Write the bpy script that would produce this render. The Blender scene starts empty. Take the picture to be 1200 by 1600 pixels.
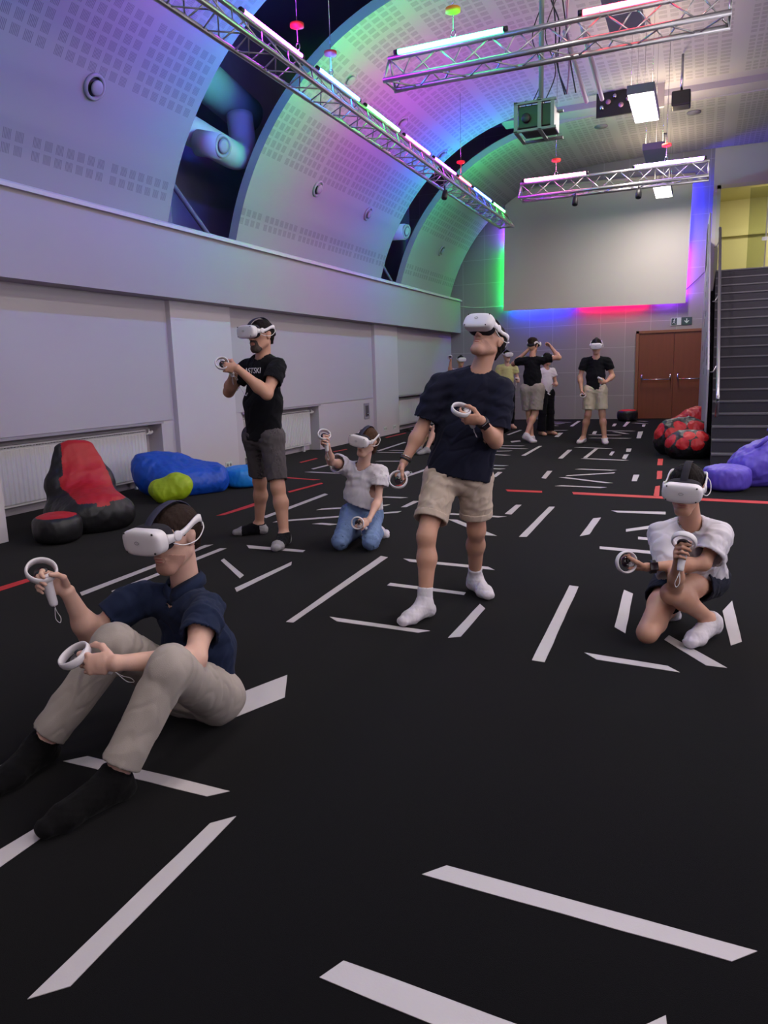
import bpy, math, random
import numpy as np
from mathutils import Matrix, Vector

SC = bpy.context.scene
COL = SC.collection
# ------------------------------------------------------------------ camera, world, exposure
def rotz(a): c, s = math.cos(a), math.sin(a); return np.array([[c,-s,0],[s,c,0],[0,0,1.]])
def rotx(a): c, s = math.cos(a), math.sin(a); return np.array([[1.,0,0],[0,c,-s],[0,s,c]])
cam_d = bpy.data.cameras.new('camera'); cam = bpy.data.objects.new('camera', cam_d); COL.objects.link(cam)
Rc = rotz(0.400510690) @ rotx(1.38649522) @ rotz(-0.0304882586)
M4 = Matrix([list(Rc[i]) + [0] for i in range(3)] + [[0,0,0,1]]); M4.translation = Vector((0, 0, 1.35))
cam.matrix_world = M4
cam_d.sensor_fit = 'VERTICAL'; cam_d.sensor_height = 36; cam_d.lens = 36*1168.25/1600
cam_d.clip_start = .05; cam_d.clip_end = 80
SC.camera = cam
SC.view_settings.view_transform = 'Standard'; SC.view_settings.look = 'None'
SC.view_settings.gamma = 1; SC.view_settings.use_curve_mapping = False
SC.view_settings.exposure = -0.06
SC.cycles.use_denoising = True
SC.cycles.max_bounces = 6; SC.cycles.diffuse_bounces = 3; SC.cycles.glossy_bounces = 3
SC.cycles.caustics_reflective = False; SC.cycles.caustics_refractive = False
SC.cycles.sample_clamp_indirect = 4
w = bpy.data.worlds.new('world'); SC.world = w; w.use_nodes = True
w.node_tree.nodes['Background'].inputs[0].default_value = (.66, .56, .61, 1)
w.node_tree.nodes['Background'].inputs[1].default_value = .35

def area_light(name, loc, size, power, color=(1,1,1), rot=(0,0,0), sy=None, spread=None):
    d = bpy.data.lights.new(name, 'AREA'); d.energy = power; d.color = color
    d.shape = 'RECTANGLE'; d.size = size; d.size_y = sy or size
    if spread: d.spread = spread
    o = bpy.data.objects.new(name, d); COL.objects.link(o); o.location = loc; o.rotation_euler = rot
    return o
# ceiling luminaires: (x, y, shines down, watts down, watts up)
WARM = (1, .80, .52); COOL = (1, .90, .84)
LUMS = [(-.93, 12.3, True, 90, 26), (-.93, 9.0, False, 0, 60), (-.93, 15.3, False, 0, 60), (-.93, 18.1, True, 90, 22),
        (-1.1, 5.4, True, 42, 2), (-1.1, 2.2, True, 42, 1), (-1.1, -1.0, True, 42, 1),
        (2.3, 5.4, True, 45, 2), (2.3, 2.2, True, 40, 1), (2.3, 9.0, True, 50, 3), (2.4, 13.5, True, 90, 6)]
for (x, y, dn, wd, wu) in LUMS:
    if dn: area_light('luminaire_light', (x, y, 4.985), .3, wd, COOL, (0,0,0), 1.25)
    area_light('luminaire_glow', (x, y, 5.13), .3, wu, WARM, (math.pi,0,0), 1.25)

# side fill light at windows added to the unseen right-hand wall
ADDED_WINS = [(-2.2, -.2), (.6, 2.9), (3.7, 6.0), (6.8, 9.1), (11.6, 13.4)]
for y0, y1 in ADDED_WINS: area_light('window_daylight', (3.46, (y0+y1)/2, 2.3), y1-y0, 52 if y0 < 10 else 66, (1,.91,.93), (0,math.pi/2-.42,0), 2.2)
# ------------------------------------------------------------------ materials
def lin(c):
    return tuple((v/255/12.92 if v/255 <= .04045 else ((v/255+.055)/1.055)**2.4) for v in c) + (1,)
MATS = {}
def mat(name, rgb, rough=.6, metal=0, noise=0, nscale=8, bump=0, bscale=80, sheen=0, spec=.5, coat=0, emit=None, estr=0, sss=0, wave=None, stretch=None):
    if name in MATS: return MATS[name]
    m = bpy.data.materials.new(name); m.use_nodes = True; MATS[name] = m
    nt = m.node_tree; N = nt.nodes; L = nt.links; b = N['Principled BSDF']
    b.inputs['Base Color'].default_value = lin(rgb); b.inputs['Roughness'].default_value = rough
    b.inputs['Metallic'].default_value = metal; b.inputs['Specular IOR Level'].default_value = spec
    b.inputs['Sheen Weight'].default_value = sheen; b.inputs['Coat Weight'].default_value = coat
    if sss:
        b.inputs['Subsurface Weight'].default_value = sss; b.inputs['Subsurface Radius'].default_value = (1, .35, .2)
        b.inputs['Subsurface Scale'].default_value = .012
    if emit:
        b.inputs['Emission Color'].default_value = tuple(emit) + (1,); b.inputs['Emission Strength'].default_value = estr
    tc = N.new('ShaderNodeTexCoord'); vec = tc.outputs['Object']
    if stretch:
        mp = N.new('ShaderNodeMapping'); mp.inputs['Scale'].default_value = stretch; L.new(vec, mp.inputs['Vector']); vec = mp.outputs['Vector']
    if noise:
        n = N.new('ShaderNodeTexNoise'); n.inputs['Scale'].default_value = nscale; n.inputs['Detail'].default_value = 5
        L.new(vec, n.inputs['Vector'])
        r = N.new('ShaderNodeMapRange'); r.inputs[3].default_value = 1-noise; r.inputs[4].default_value = 1+noise
        L.new(n.outputs['Fac'], r.inputs[0])
        mx = N.new('ShaderNodeVectorMath'); mx.operation = 'SCALE'; mx.inputs[0].default_value = lin(rgb)[:3]
        L.new(r.outputs[0], mx.inputs['Scale']); L.new(mx.outputs[0], b.inputs['Base Color'])
    if bump:
        n2 = N.new('ShaderNodeTexNoise'); n2.inputs['Scale'].default_value = bscale; n2.inputs['Detail'].default_value = 3
        L.new(vec, n2.inputs['Vector'])
        bp = N.new('ShaderNodeBump'); bp.inputs['Strength'].default_value = bump; bp.inputs['Distance'].default_value = .002
        L.new(n2.outputs['Fac'], bp.inputs['Height']); L.new(bp.outputs[0], b.inputs['Normal'])
    return m

# ------------------------------------------------------------------ object helpers
def tag(o, label=None, cat=None, group=None, kind=None):
    if label: o['label'] = label
    if cat: o['category'] = cat
    if group: o['group'] = group
    if kind: o['kind'] = kind
    return o
def thing(name, label, cat, loc=(0,0,0), rz=0, group=None):
    o = bpy.data.objects.new(name, None); COL.objects.link(o); o.location = loc; o.rotation_euler = (0,0,rz)
    o.empty_display_size = .05
    return tag(o, label, cat, group)
def copy_tree(o, parent=None):
    c = o.copy(); COL.objects.link(c); c.parent = parent
    for ch in o.children: copy_tree(ch, c)
    return c
def link(name, me, m, parent=None):
    o = bpy.data.objects.new(name, me); COL.objects.link(o)
    for mm in (m if isinstance(m, (list, tuple)) else [m]): me.materials.append(mm)
    if parent is not None: o.parent = parent
    return o
class MB:
    """collects polygons, builds ONE mesh"""
    def __init__(s): s.v = []; s.f = []; s.mi = []; s.sm = []
    def add(s, vs, fs, mi=0, smooth=False):
        k = len(s.v); s.v += [tuple(map(float, p)) for p in vs]
        for f in fs: s.f.append(tuple(i+k for i in f)); s.mi.append(mi); s.sm.append(smooth)
        return s
    def box(s, a, b, mi=0):
        x0,y0,z0 = a; x1,y1,z1 = b
        return s.add([(x0,y0,z0),(x1,y0,z0),(x1,y1,z0),(x0,y1,z0),(x0,y0,z1),(x1,y0,z1),(x1,y1,z1),(x0,y1,z1)],
            [(0,3,2,1),(4,5,6,7),(0,1,5,4),(1,2,6,5),(2,3,7,6),(3,0,4,7)], mi)
    def tube(s, pts, r, n=10, mi=0, smooth=True, closed=False, cap=True):
        pts = [np.array(p, float) for p in pts]; m = len(pts); rr = r if isinstance(r, (list, tuple)) else [r]*m
        rings = []; up = None
        for i, p in enumerate(pts):
            if closed: t = pts[(i+1) % m] - pts[i-1]
            else: t = pts[min(i+1, m-1)] - pts[max(i-1, 0)]
            t = t/(np.linalg.norm(t)+1e-12)
            if up is None:
                up = np.array([0,0,1.]) if abs(t[2]) < .9 else np.array([1.,0,0])
            up = up - t*(up@t); up = up/(np.linalg.norm(up)+1e-12); sd = np.cross(t, up)
            rings.append([p + rr[i]*(math.cos(2*math.pi*k/n)*up + math.sin(2*math.pi*k/n)*sd) for k in range(n)])
        vs = [q for rg in rings for q in rg]; fs = []
        for i in range(m if closed else m-1):
            j = (i+1) % m
            for k in range(n): fs.append((i*n+k, i*n+(k+1)%n, j*n+(k+1)%n, j*n+k))
        if not closed and cap: fs += [tuple(range(n))[::-1], tuple((m-1)*n+k for k in range(n))]
        return s.add(vs, fs, mi, smooth)
    def lathe(s, prof, o=(0,0,0), ax=(0,0,1), n=24, mi=0, smooth=True):
        ax = np.array(ax, float); ax /= np.linalg.norm(ax); u = np.cross(ax, [0,0,1.] if abs(ax[2]) < .9 else [1.,0,0]); u /= np.linalg.norm(u); v = np.cross(ax, u); o = np.array(o, float)
        vs = [o + ax*h + r*(math.cos(2*math.pi*k/n)*u + math.sin(2*math.pi*k/n)*v) for (r, h) in prof for k in range(n)]
        fs = []
        for i in range(len(prof)-1):
            for k in range(n): fs.append((i*n+k, i*n+(k+1)%n, (i+1)*n+(k+1)%n, (i+1)*n+k))
        fs += [tuple(range(n))[::-1], tuple((len(prof)-1)*n+k for k in range(n))]
        return s.add(vs, fs, mi, smooth)
    def prism(s, poly, axis, a, b, mi=0):
        """poly in the two other axes, extruded along axis (0,1,2) from a to b"""
        n = len(poly)
        def P(p, t):
            q = list(p); q.insert(axis, t); return q
        vs = [P(p, a) for p in poly] + [P(p, b) for p in poly]
        fs = [tuple(range(n)), tuple(range(2*n-1, n-1, -1))] + [(i, i+n, (i+1)%n+n, (i+1)%n) for i in range(n)]
        return s.add(vs, fs, mi)
    def build(s, name, m, parent=None, bevel=0, segs=2, wn=True):
        me = bpy.data.meshes.new(name); me.from_pydata(s.v, [], s.f); 
        for p, i, sm in zip(me.polygons, s.mi, s.sm): p.material_index = i; p.use_smooth = sm
        import bmesh
        bm = bmesh.new(); bm.from_mesh(me); bmesh.ops.recalc_face_normals(bm, faces=bm.faces)
        if bevel:
            es = [e for e in bm.edges if len(e.link_faces) == 2 and e.calc_face_angle(0) > .5]
            bmesh.ops.bevel(bm, geom=es, offset=bevel, segments=segs, profile=.5, affect='EDGES', clamp_overlap=True)
        bm.to_mesh(me); bm.free()
        return link(name, me, m, parent)
def struct(name, mb, m, bevel=0, parent=None):
    o = mb.build(name, m, parent, bevel)
    if parent is None: o['kind'] = 'structure'
    return o
def solid(name, label, cat, mb, m, group=None, bevel=0):
    return tag(mb.build(name, m, None, bevel), label, cat, group)

# ------------------------------------------------------------------ implicit surfaces (for bodies, cloth and soft bags)
A_ = lambda *v: np.array(v, float)
def nrm(v): v = np.array(v, float); return v/np.linalg.norm(v)
def C(a, b, ra, rb=None, ax=None, sc=1.):  # tapering capsule; widened by sc along ax
    return ('c', np.array(a, float), np.array(b, float), float(ra), float(ra if rb is None else rb), None if ax is None else nrm(ax), float(sc))
def E(c, r, M=None):
    return ('e', np.array(c, float), np.array(r, float), np.eye(3) if M is None else np.array(M, float))
def pbox(p):
    if p[0] == 'c':
        m = max(p[3], p[4])*max(1., p[6]); return np.minimum(p[1], p[2])-m, np.maximum(p[1], p[2])+m
    m = p[2].max(); return p[1]-m, p[1]+m
def pdist(p, X, Y, Z):
    if p[0] == 'c':
        _, a, b, ra, rb, ax, sc = p
        dx, dy, dz = X-a[0], Y-a[1], Z-a[2]; ba = b-a
        if ax is not None and sc != 1:
            q = (dx*ax[0]+dy*ax[1]+dz*ax[2])*(1/sc-1); dx = dx+q*ax[0]; dy = dy+q*ax[1]; dz = dz+q*ax[2]
            ba = ba + ax*(ba@ax)*(1/sc-1)
        t = np.clip((dx*ba[0]+dy*ba[1]+dz*ba[2])/(ba@ba+1e-9), 0, 1)
        return np.sqrt((dx-t*ba[0])**2+(dy-t*ba[1])**2+(dz-t*ba[2])**2) - (ra+(rb-ra)*t)
    _, c, r, M = p
    dx, dy, dz = X-c[0], Y-c[1], Z-c[2]
    u = [dx*M[0][i]+dy*M[1][i]+dz*M[2][i] for i in range(3)]
    k0 = np.sqrt(sum((u[i]/r[i])**2 for i in range(3))); k1 = np.sqrt(sum((u[i]/r[i]**2)**2 for i in range(3)))+1e-6
    return k0*(k0-1)/k1
def smin(a, b, k):
    h = np.maximum(k-np.abs(a-b), 0)/k; return np.minimum(a, b) - h*h*k*.25
class Grid:
    def __init__(s, lo, hi, h):
        s.lo = np.array(lo, float); s.h = h; s.n = np.ceil((np.array(hi)-s.lo)/h).astype(int)+1
        s.ax = [(s.lo[i]+h*np.arange(s.n[i])).astype(np.float32) for i in range(3)]
    def full(s, v=.2): return np.full(s.n, v, np.float32)
    def sl(s, lo, hi):
        a = np.clip(np.floor((lo-s.lo)/s.h).astype(int), 0, s.n); b = np.clip(np.ceil((hi-s.lo)/s.h).astype(int)+1, 0, s.n)
        return tuple(slice(a[i], b[i]) for i in range(3))
    def xyz(s, q): return s.ax[0][q[0]][:,None,None], s.ax[1][q[1]][None,:,None], s.ax[2][q[2]][None,None,:]
    def prims(s, ps, k):
        D = s.full(); m = k+3*s.h+.012
        for p in ps:
            lo, hi = pbox(p); q = s.sl(lo-m, hi+m)
            if any(t.stop <= t.start for t in q): continue
            D[q] = smin(D[q], pdist(p, *s.xyz(q)).astype(np.float32), k)
        return D
    def plane(s, pt, n):
        n = nrm(n); return ((s.ax[0]-pt[0])*n[0])[:,None,None] + ((s.ax[1]-pt[1])*n[1])[None,:,None] + ((s.ax[2]-pt[2])*n[2])[None,None,:]
def bounds(ps, pad):
    lo = np.min([pbox(p)[0] for p in ps], 0)-pad; hi = np.max([pbox(p)[1] for p in ps], 0)+pad; return lo, hi
def surfnet(D, g):
    """naive surface nets -> verts, quads"""
    S = D < 0
    nx, ny, nz = [n-1 for n in D.shape]
    edges = []; CI = []; PO = []
    for ax in range(3):
        a = [slice(None)]*3; b = [slice(None)]*3; a[ax] = slice(0,-1); b[ax] = slice(1,None)
        Da, Db = D[tuple(a)], D[tuple(b)]; cr = S[tuple(a)] != S[tuple(b)]
        idx = np.argwhere(cr); va = Da[cr]; t = va/(va-Db[cr])
        pos = idx.astype(np.float64); pos[:,ax] += t
        edges.append((ax, idx, va < 0))
        o1, o2 = [i for i in range(3) if i != ax]
        for d1 in (0,-1):
            for d2 in (0,-1):
                c = idx.copy(); c[:,o1] += d1; c[:,o2] += d2
                ok = (c[:,0] >= 0)&(c[:,1] >= 0)&(c[:,2] >= 0)&(c[:,0] < nx)&(c[:,1] < ny)&(c[:,2] < nz)
                CI.append(np.ravel_multi_index(c[ok].T, (nx,ny,nz))); PO.append(pos[ok])
    CI = np.concatenate(CI); PO = np.concatenate(PO)
    uq, inv = np.unique(CI, return_inverse=True)
    ct = np.bincount(inv); V = np.stack([np.bincount(inv, PO[:,q]) for q in range(3)], 1)/ct[:,None]*g.h + g.lo
    vid = np.full(nx*ny*nz, -1, np.int32); vid[uq] = np.arange(len(uq)); vid = vid.reshape(nx,ny,nz)
    F = []
    for ax, idx, ins in edges:
        o1, o2 = (ax+1)%3, (ax+2)%3
        ok = (idx[:,o1] > 0)&(idx[:,o2] > 0)&(idx[:,o1] < [nx,ny,nz][o1])&(idx[:,o2] < [nx,ny,nz][o2])
        idx = idx[ok]; ins = ins[ok]
        if len(idx) == 0: continue
        q = []
        for d1, d2 in ((-1,-1),(0,-1),(0,0),(-1,0)):
            c = idx.copy(); c[:,o1] += d1; c[:,o2] += d2; q.append(vid[c[:,0],c[:,1],c[:,2]])
        q = np.stack(q, 1); q[~ins] = q[~ins][:,::-1]; F.append(q)
    return V, np.concatenate(F) if F else np.zeros((0,4), int)
def relax(V, F, it=1, lam=.5):
    for _ in range(it):
        s = np.zeros_like(V); c = np.zeros(len(V))
        for i in range(4):
            for j in ((i+1)%4, (i+3)%4):
                for q in range(3): s[:,q] += np.bincount(F[:,i], V[F[:,j],q], minlength=len(V))
                c += np.bincount(F[:,i], minlength=len(V))
        V = V + lam*(s/np.maximum(c,1)[:,None]-V)
    return V
def vnorm(V, F):
    n = np.cross(V[F[:,2]]-V[F[:,0]], V[F[:,3]]-V[F[:,1]]); N = np.zeros_like(V)
    for i in range(4):
        for q in range(3): N[:,q] += np.bincount(F[:,i], n[:,q], minlength=len(V))
    return N/(np.linalg.norm(N, axis=1)[:,None]+1e-12)
def np_mesh(name, V, F, m, parent=None, mi=None):
    used = np.unique(F); mp = np.full(len(V), -1); mp[used] = np.arange(len(used)); V = V[used]; F = mp[F]
    me = bpy.data.meshes.new(name); me.vertices.add(len(V)); me.vertices.foreach_set('co', V.astype(np.float32).ravel())
    me.loops.add(len(F)*4); me.loops.foreach_set('vertex_index', F.astype(np.int32).ravel())
    me.polygons.add(len(F)); me.polygons.foreach_set('loop_start', (np.arange(len(F))*4).astype(np.int32))
    me.polygons.foreach_set('loop_total', np.full(len(F), 4, np.int32))
    me.update(calc_edges=True); me.validate()
    me.polygons.foreach_set('use_smooth', np.ones(len(me.polygons), bool))
    if mi is not None and len(me.polygons) == len(mi): me.polygons.foreach_set('material_index', mi.astype(np.int32))
    return link(name, me, m, parent)
def snoise(P, seed=0, oct=3):
    """smooth pseudo-noise from warped sines"""
    r = np.random.RandomState(seed); out = np.zeros(len(P)); a = 1.
    Q = P.copy()
    for o in range(oct):
        for _ in range(3):
            k = r.normal(size=3); k /= np.linalg.norm(k); k2 = r.normal(size=3); k2 /= np.linalg.norm(k2)
            out += a/3*np.sin(Q@k*6.28 + r.uniform(0,6.28) + 1.6*np.sin(Q@k2*4.1+r.uniform(0,6.28)))
        Q = Q*1.9; a *= .55
    return out
def spline(pts, n=6):
    pts = [np.array(p, float) for p in pts]; out = []
    P = [2*pts[0]-pts[1]] + pts + [2*pts[-1]-pts[-2]]
    for i in range(1, len(P)-2):
        for k in range(n):
            t = k/n; out.append(.5*((2*P[i]) + (-P[i-1]+P[i+1])*t + (2*P[i-1]-5*P[i]+4*P[i+1]-P[i+2])*t*t + (-P[i-1]+3*P[i]-3*P[i+1]+P[i+2])*t**3))
    return out + [pts[-1]]
# ------------------------------------------------------------------ the setting
WALL = mat('painted_wall', (188,178,184), .85, noise=.03, nscale=1.5, bump=.1, bscale=120)
WALLW = mat('white_wall', (198,190,196), .85, noise=.03, nscale=1.5)
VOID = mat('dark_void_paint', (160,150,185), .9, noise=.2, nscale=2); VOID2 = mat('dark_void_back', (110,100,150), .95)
BLIND = mat('blind_fabric', (180,172,178), .9, noise=.03, nscale=3, bump=.25, bscale=260, stretch=(1,.2,1))
CARPET = mat('black_carpet', (11,10,12), 1., noise=.35, nscale=260, bump=.6, bscale=500, sheen=.052, spec=.03)
mb = MB().add([(-6.8,-4,0),(5,-4,0),(5,20.2,0),(-6.8,20.2,0)], [(0,1,2,3)]); struct('floor', mb, CARPET)
# back wall with tile joints
def tile_mat():
    m = mat('back_wall_tiles', (150,142,144), .85, bump=.1, bscale=60); nt = m.node_tree; N, L = nt.nodes, nt.links
    b = N['Principled BSDF']; tc = N.new('ShaderNodeTexCoord'); mp = N.new('ShaderNodeMapping'); mp.inputs['Rotation'].default_value = (math.pi/2,0,0)
    br = N.new('ShaderNodeTexBrick'); br.offset = 0; br.inputs['Scale'].default_value = 1; br.inputs['Brick Width'].default_value = .6; br.inputs['Row Height'].default_value = .6; br.inputs['Mortar Size'].default_value = .006
    br.inputs['Color1'].default_value = lin((146,138,142)); br.inputs['Color2'].default_value = lin((151,142,146)); br.inputs['Mortar'].default_value = lin((176,168,170))
    L.new(tc.outputs['Object'], mp.inputs[0]); L.new(mp.outputs[0], br.inputs['Vector']); L.new(br.outputs['Color'], b.inputs['Base Color']); return m
struct('wall_back', MB().box((-7.6,20.1,0),(.08,20.3,7.5)), tile_mat())
mb = MB(); mb.box((.08,19.95,0),(3.6,20.3,3.04)); mb.box((.08,19.95,5.36),(3.6,20.3,7.5)); mb.box((.08,19.95,3.04),(.16,20.3,5.36)); mb.box((1.34,19.95,3.04),(3.6,20.3,5.36))
struct('wall_back_right', mb, WALLW)
struct('trim_1', MB().box((.16,19.93,3.04),(.24,19.97,5.36)).box((.16,19.93,5.28),(1.34,19.97,5.36)), mat('cream_frame', (196,192,176), .6))
# room beyond the upper opening
OCH = mat('upper_room_wall', (200,194,146), .9)
struct('wall_upper_room', MB().box((-.3,22.4,3.0),(2.4,22.5,6)).box((-.35,20.3,3),(-.3,22.5,6)).box((2.4,20.3,3),(2.45,22.5,6)).box((.1,22.28,4.55),(2.4,22.4,4.75)), OCH)
struct('ceiling_upper_room', MB().box((-.35,20.3,5.45),(2.45,22.5,5.5)), OCH); struct('floor_upper_room', MB().box((-.35,20.3,3.0),(2.45,22.5,3.04)), CARPET)
area_light('upper_room_light', (1.7,20.5,5.43), .3, 70, (1,.96,.72))
# glass leaf edge with its rails at the right of the opening
t = thing('glass_door', 'glass door leaf with pale vertical edge at the top of the stairs', 'door', (1.22,19.98,3.04))
g_ = mat('door_glass', (200,205,180), .05, spec=.5); g_.node_tree.nodes['Principled BSDF'].inputs['Transmission Weight'].default_value = 1
MB().box((-.36,0,.02),(.0,.012,2.2)).build('glass_pane', g_, t); MB().box((.0,-.01,.0),(.03,.03,2.22)).build('door_edge', mat('cream_frame', (196,192,176)), t)
MB().box((-.07,-.02,1.02),(.05,-.0,1.10)).build('door_lock', mat('chrome', (190,190,195), .2, 1), t)
# left wall
NB = -6.58; WX = -6.36
mb = MB(); mb.box((-6.8,-4,.81),(WX,20.1,2.6)); 
for y0, y1 in ((-4,4.7),(7.79,9.66),(12.13,15.96),(18.5,20.1)): mb.box((-6.8,y0,0),(WX,y1,.81))
mb.box((-6.8,4.7,0),(NB,7.79,.81)); mb.box((-6.8,9.66,0),(NB,12.13,.81)); mb.box((-6.8,15.96,0),(NB,18.5,.81)); struct('wall_left', mb, WALL)
for y0, y1 in ((8.05,9.39),(14.63,15.91)): struct('trim_2', MB().box((WX,y0,0),(WX+.07,y1,2.34)), WALLW)
struct('trim_3', MB().box((-6.4,3.2,0),(-5.51,4.6,2.34)), WALLW)
for y0, y1 in ((4.7,7.8),(9.63,12.16),(15.93,18.5)): struct('trim_4', MB().box((WX-.01,y0,.795),(WX+.03,y1,.825)), mat('sill_grey', (150,142,148), .6))
for i, (y0, y1, z0, l) in enumerate(((4.62,8.0,.83,'wide pale roller blind covering the nearest window on the left wall'),(9.42,14.6,.83,'pale roller blind over the window behind the standing bearded man'),(15.94,20.06,.83,'pale roller blind over the farthest left window'))):
    solid('roller_blind', l, 'blind', MB().box((WX,y0,z0),(WX+.012,y1,2.34)), BLIND)
struct('wall_left_fascia', MB().box((-6.9,-4,2.34),(-6.08,20.1,3.2)), mat('fascia_paint', (166,156,163), .85, noise=.03, nscale=1.5))  # same paint as the wall, darkened to offset strong light on the fascia
struct('trim_5', MB().prism([(-6.10,3.16),(-6.03,3.16),(-6.03,3.20),(-6.10,3.235),(-6.3,3.235),(-6.3,3.16)], 1, -4, 20.1), WALLW)
struct('trim_6', MB().box((-6.36,-4,3.235),(-6.30,20.1,3.285)), mat('black_gap', (16,14,18), .9))
# vault
PROF = [(-6.285,3.275),(-6.17,3.66),(-6.02,4.0),(-5.86,4.3),(-5.66,4.60),(-5.42,4.90),(-5.14,5.18),(-4.82,5.43),(-4.46,5.66),(-4.0,5.87),(-3.45,6.03),(-2.9,6.11),(-2.2,6.15),(-1.5,6.16),(0,6.15),(3.6,6.12)]
def vault_mat():
    m = mat('vault_perforated_board', (204,198,204), .85); nt = m.node_tree; N, L = nt.nodes, nt.links; b = N['Principled BSDF']
    uv = N.new('ShaderNodeUVMap'); sp = N.new('ShaderNodeSeparateXYZ'); L.new(uv.outputs[0], sp.inputs[0])
    def M(op, a, bb=None, c=None):
        n = N.new('ShaderNodeMath'); n.operation = op
        for i, v in enumerate((a, bb, c)):
            if v is None: continue
            if isinstance(v, (int, float)): n.inputs[i].default_value = v
            else: L.new(v, n.inputs[i])
        return n.outputs[0]
    y, v = sp.outputs[0], sp.outputs[1]
    g = M('MODULO', M('ADD', y, 100*1.08-5.98), 1.08)                    # position inside a 1.08 m group of seven blocks
    ing = M('LESS_THAN', g, 1.015)
    bl = M('MODULO', g, .145); inb = M('LESS_THAN', bl, .098)
    slit = M('LESS_THAN', M('MODULO', bl, .0165), .0085)
    r1 = M('MULTIPLY', M('GREATER_THAN', v, .255), M('LESS_THAN', v, .515)); v1 = M('MODULO', M('SUBTRACT', v, .255), .13); 
    row1 = M('MULTIPLY', r1, M('LESS_THAN', v1, .095))
    vv = M('MODULO', M('SUBTRACT', v, 1.24), .91); up = M('MULTIPLY', M('GREATER_THAN', v, 1.24), M('LESS_THAN', vv, .78))
    row2 = M('MULTIPLY', up, M('LESS_THAN', M('MODULO', vv, .13), .095))
    rows = M('MAXIMUM', row1, row2)
    msk = M('MULTIPLY', M('MULTIPLY', ing, inb), M('MULTIPLY', rows, slit))
    mx = N.new('ShaderNodeMix'); mx.data_type = 'RGBA'; mx.inputs[6].default_value = lin((152,147,152)); mx.inputs[7].default_value = lin((118,113,120))
    L.new(msk, mx.inputs[0]); L.new(mx.outputs[2], b.inputs['Base Color']); return m
VM = vault_mat(); VE = mat('vault_edge', (154,149,158), .85)
def vault_panel(y0, y1):
    import bmesh
    n = len(PROF); S = [0]
    for a, b in zip(PROF, PROF[1:]): S.append(S[-1]+math.hypot(b[0]-a[0], b[1]-a[1]))
    # refine profile
    pts = []; 
    for i in range(n-1):
        for k in range(3): t = k/3; pts.append((PROF[i][0]+(PROF[i+1][0]-PROF[i][0])*t, PROF[i][1]+(PROF[i+1][1]-PROF[i][1])*t, S[i]+(S[i+1]-S[i])*t))
    pts.append(PROF[-1]+(S[-1],)); P = np.array(pts)
    for _ in range(6): P[1:-1,:2] = .25*P[:-2,:2]+.5*P[1:-1,:2]+.25*P[2:,:2]
    bm = bmesh.new(); uvl = bm.loops.layers.uv.new('UVMap'); ys = np.linspace(y0, y1, 5); m = len(P)
    nr = np.gradient(P[:,:2], axis=0); nr = np.stack([-nr[:,1], nr[:,0]], 1); nr /= np.linalg.norm(nr, axis=1)[:,None]
    inn = [[bm.verts.new((P[i,0], y, P[i,1])) for y in ys] for i in range(m)]
    out = [[bm.verts.new((P[i,0]+nr[i,0]*.13, y, P[i,1]+nr[i,1]*.13)) for y in ys] for i in range(m)]
    def face(vs, uv, mi, sm):
        f = bm.faces.new(vs); f.material_index = mi; f.smooth = sm
        for l, u in zip(f.loops, uv): l[uvl].uv = u
    for i in range(m-1):
        for j in range(4):
            face((inn[i][j], inn[i][j+1], inn[i+1][j+1], inn[i+1][j]), ((ys[j],P[i,2]),(ys[j+1],P[i,2]),(ys[j+1],P[i+1,2]),(ys[j],P[i+1,2])), 0, True)
            face((out[i][j], out[i+1][j], out[i+1][j+1], out[i][j+1]), ((0,0),)*4, 1, True)
        for j in (0, 4):
            face((inn[i][j], inn[i+1][j], out[i+1][j], out[i][j]) if j else (inn[i][j], out[i][j], out[i+1][j], inn[i+1][j]), ((0,0),)*4, 1, False)
    for i in (0, m-1):
        for j in range(4): face((inn[i][j], inn[i][j+1], out[i][j+1], out[i][j]), ((0,0),)*4, 1, False)
    bm.normal_update(); me = bpy.data.meshes.new('ceiling'); bm.to_mesh(me); bm.free()
    o = link('ceiling', me, [VM, VE]); o['kind'] = 'structure'; 
    m_ = o.modifiers.new('es', 'EDGE_SPLIT'); m_.split_angle = .6
    return o
for y0, y1 in ((-4,8.14),(9.66,15.05),(16.2,19.82)): vault_panel(y0, y1)
# service void behind and above the vault
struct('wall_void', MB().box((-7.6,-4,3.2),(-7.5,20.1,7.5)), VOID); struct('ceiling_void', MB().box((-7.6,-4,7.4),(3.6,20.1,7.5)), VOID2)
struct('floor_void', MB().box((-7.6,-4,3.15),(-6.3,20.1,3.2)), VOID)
struct('ceiling_beam', MB().box((-3.3,15.0,6.28),(3.6,15.75,7.3)).box((-3.9,15.75,6.17),(3.6,16.25,7.3)), mat('beam_grey', (150,142,156), .85))
struct('ceiling_beam', MB().box((-3.3,8.1,6.28),(3.6,9.7,7.3)), mat('beam_grey', (150,142,156), .85))
mb = MB().box((3.5,-4,3.7),(3.6,20.1,6.6)).box((3.5,-4,0),(3.6,20.1,1.3)); ys = [-4]+[v for w_ in ADDED_WINS for v in w_]+[20.1]
for a, b in zip(ys[::2], ys[1::2]): mb.box((3.5,a,1.3),(3.6,b,3.7))
struct('wall_right', mb, WALL)
ADDED_PANE = mat('window_pane', (225,230,240), .3, emit=(.93,.93,1), estr=1.2)  # glowing panes of the added, unseen windows that carry the side light
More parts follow.
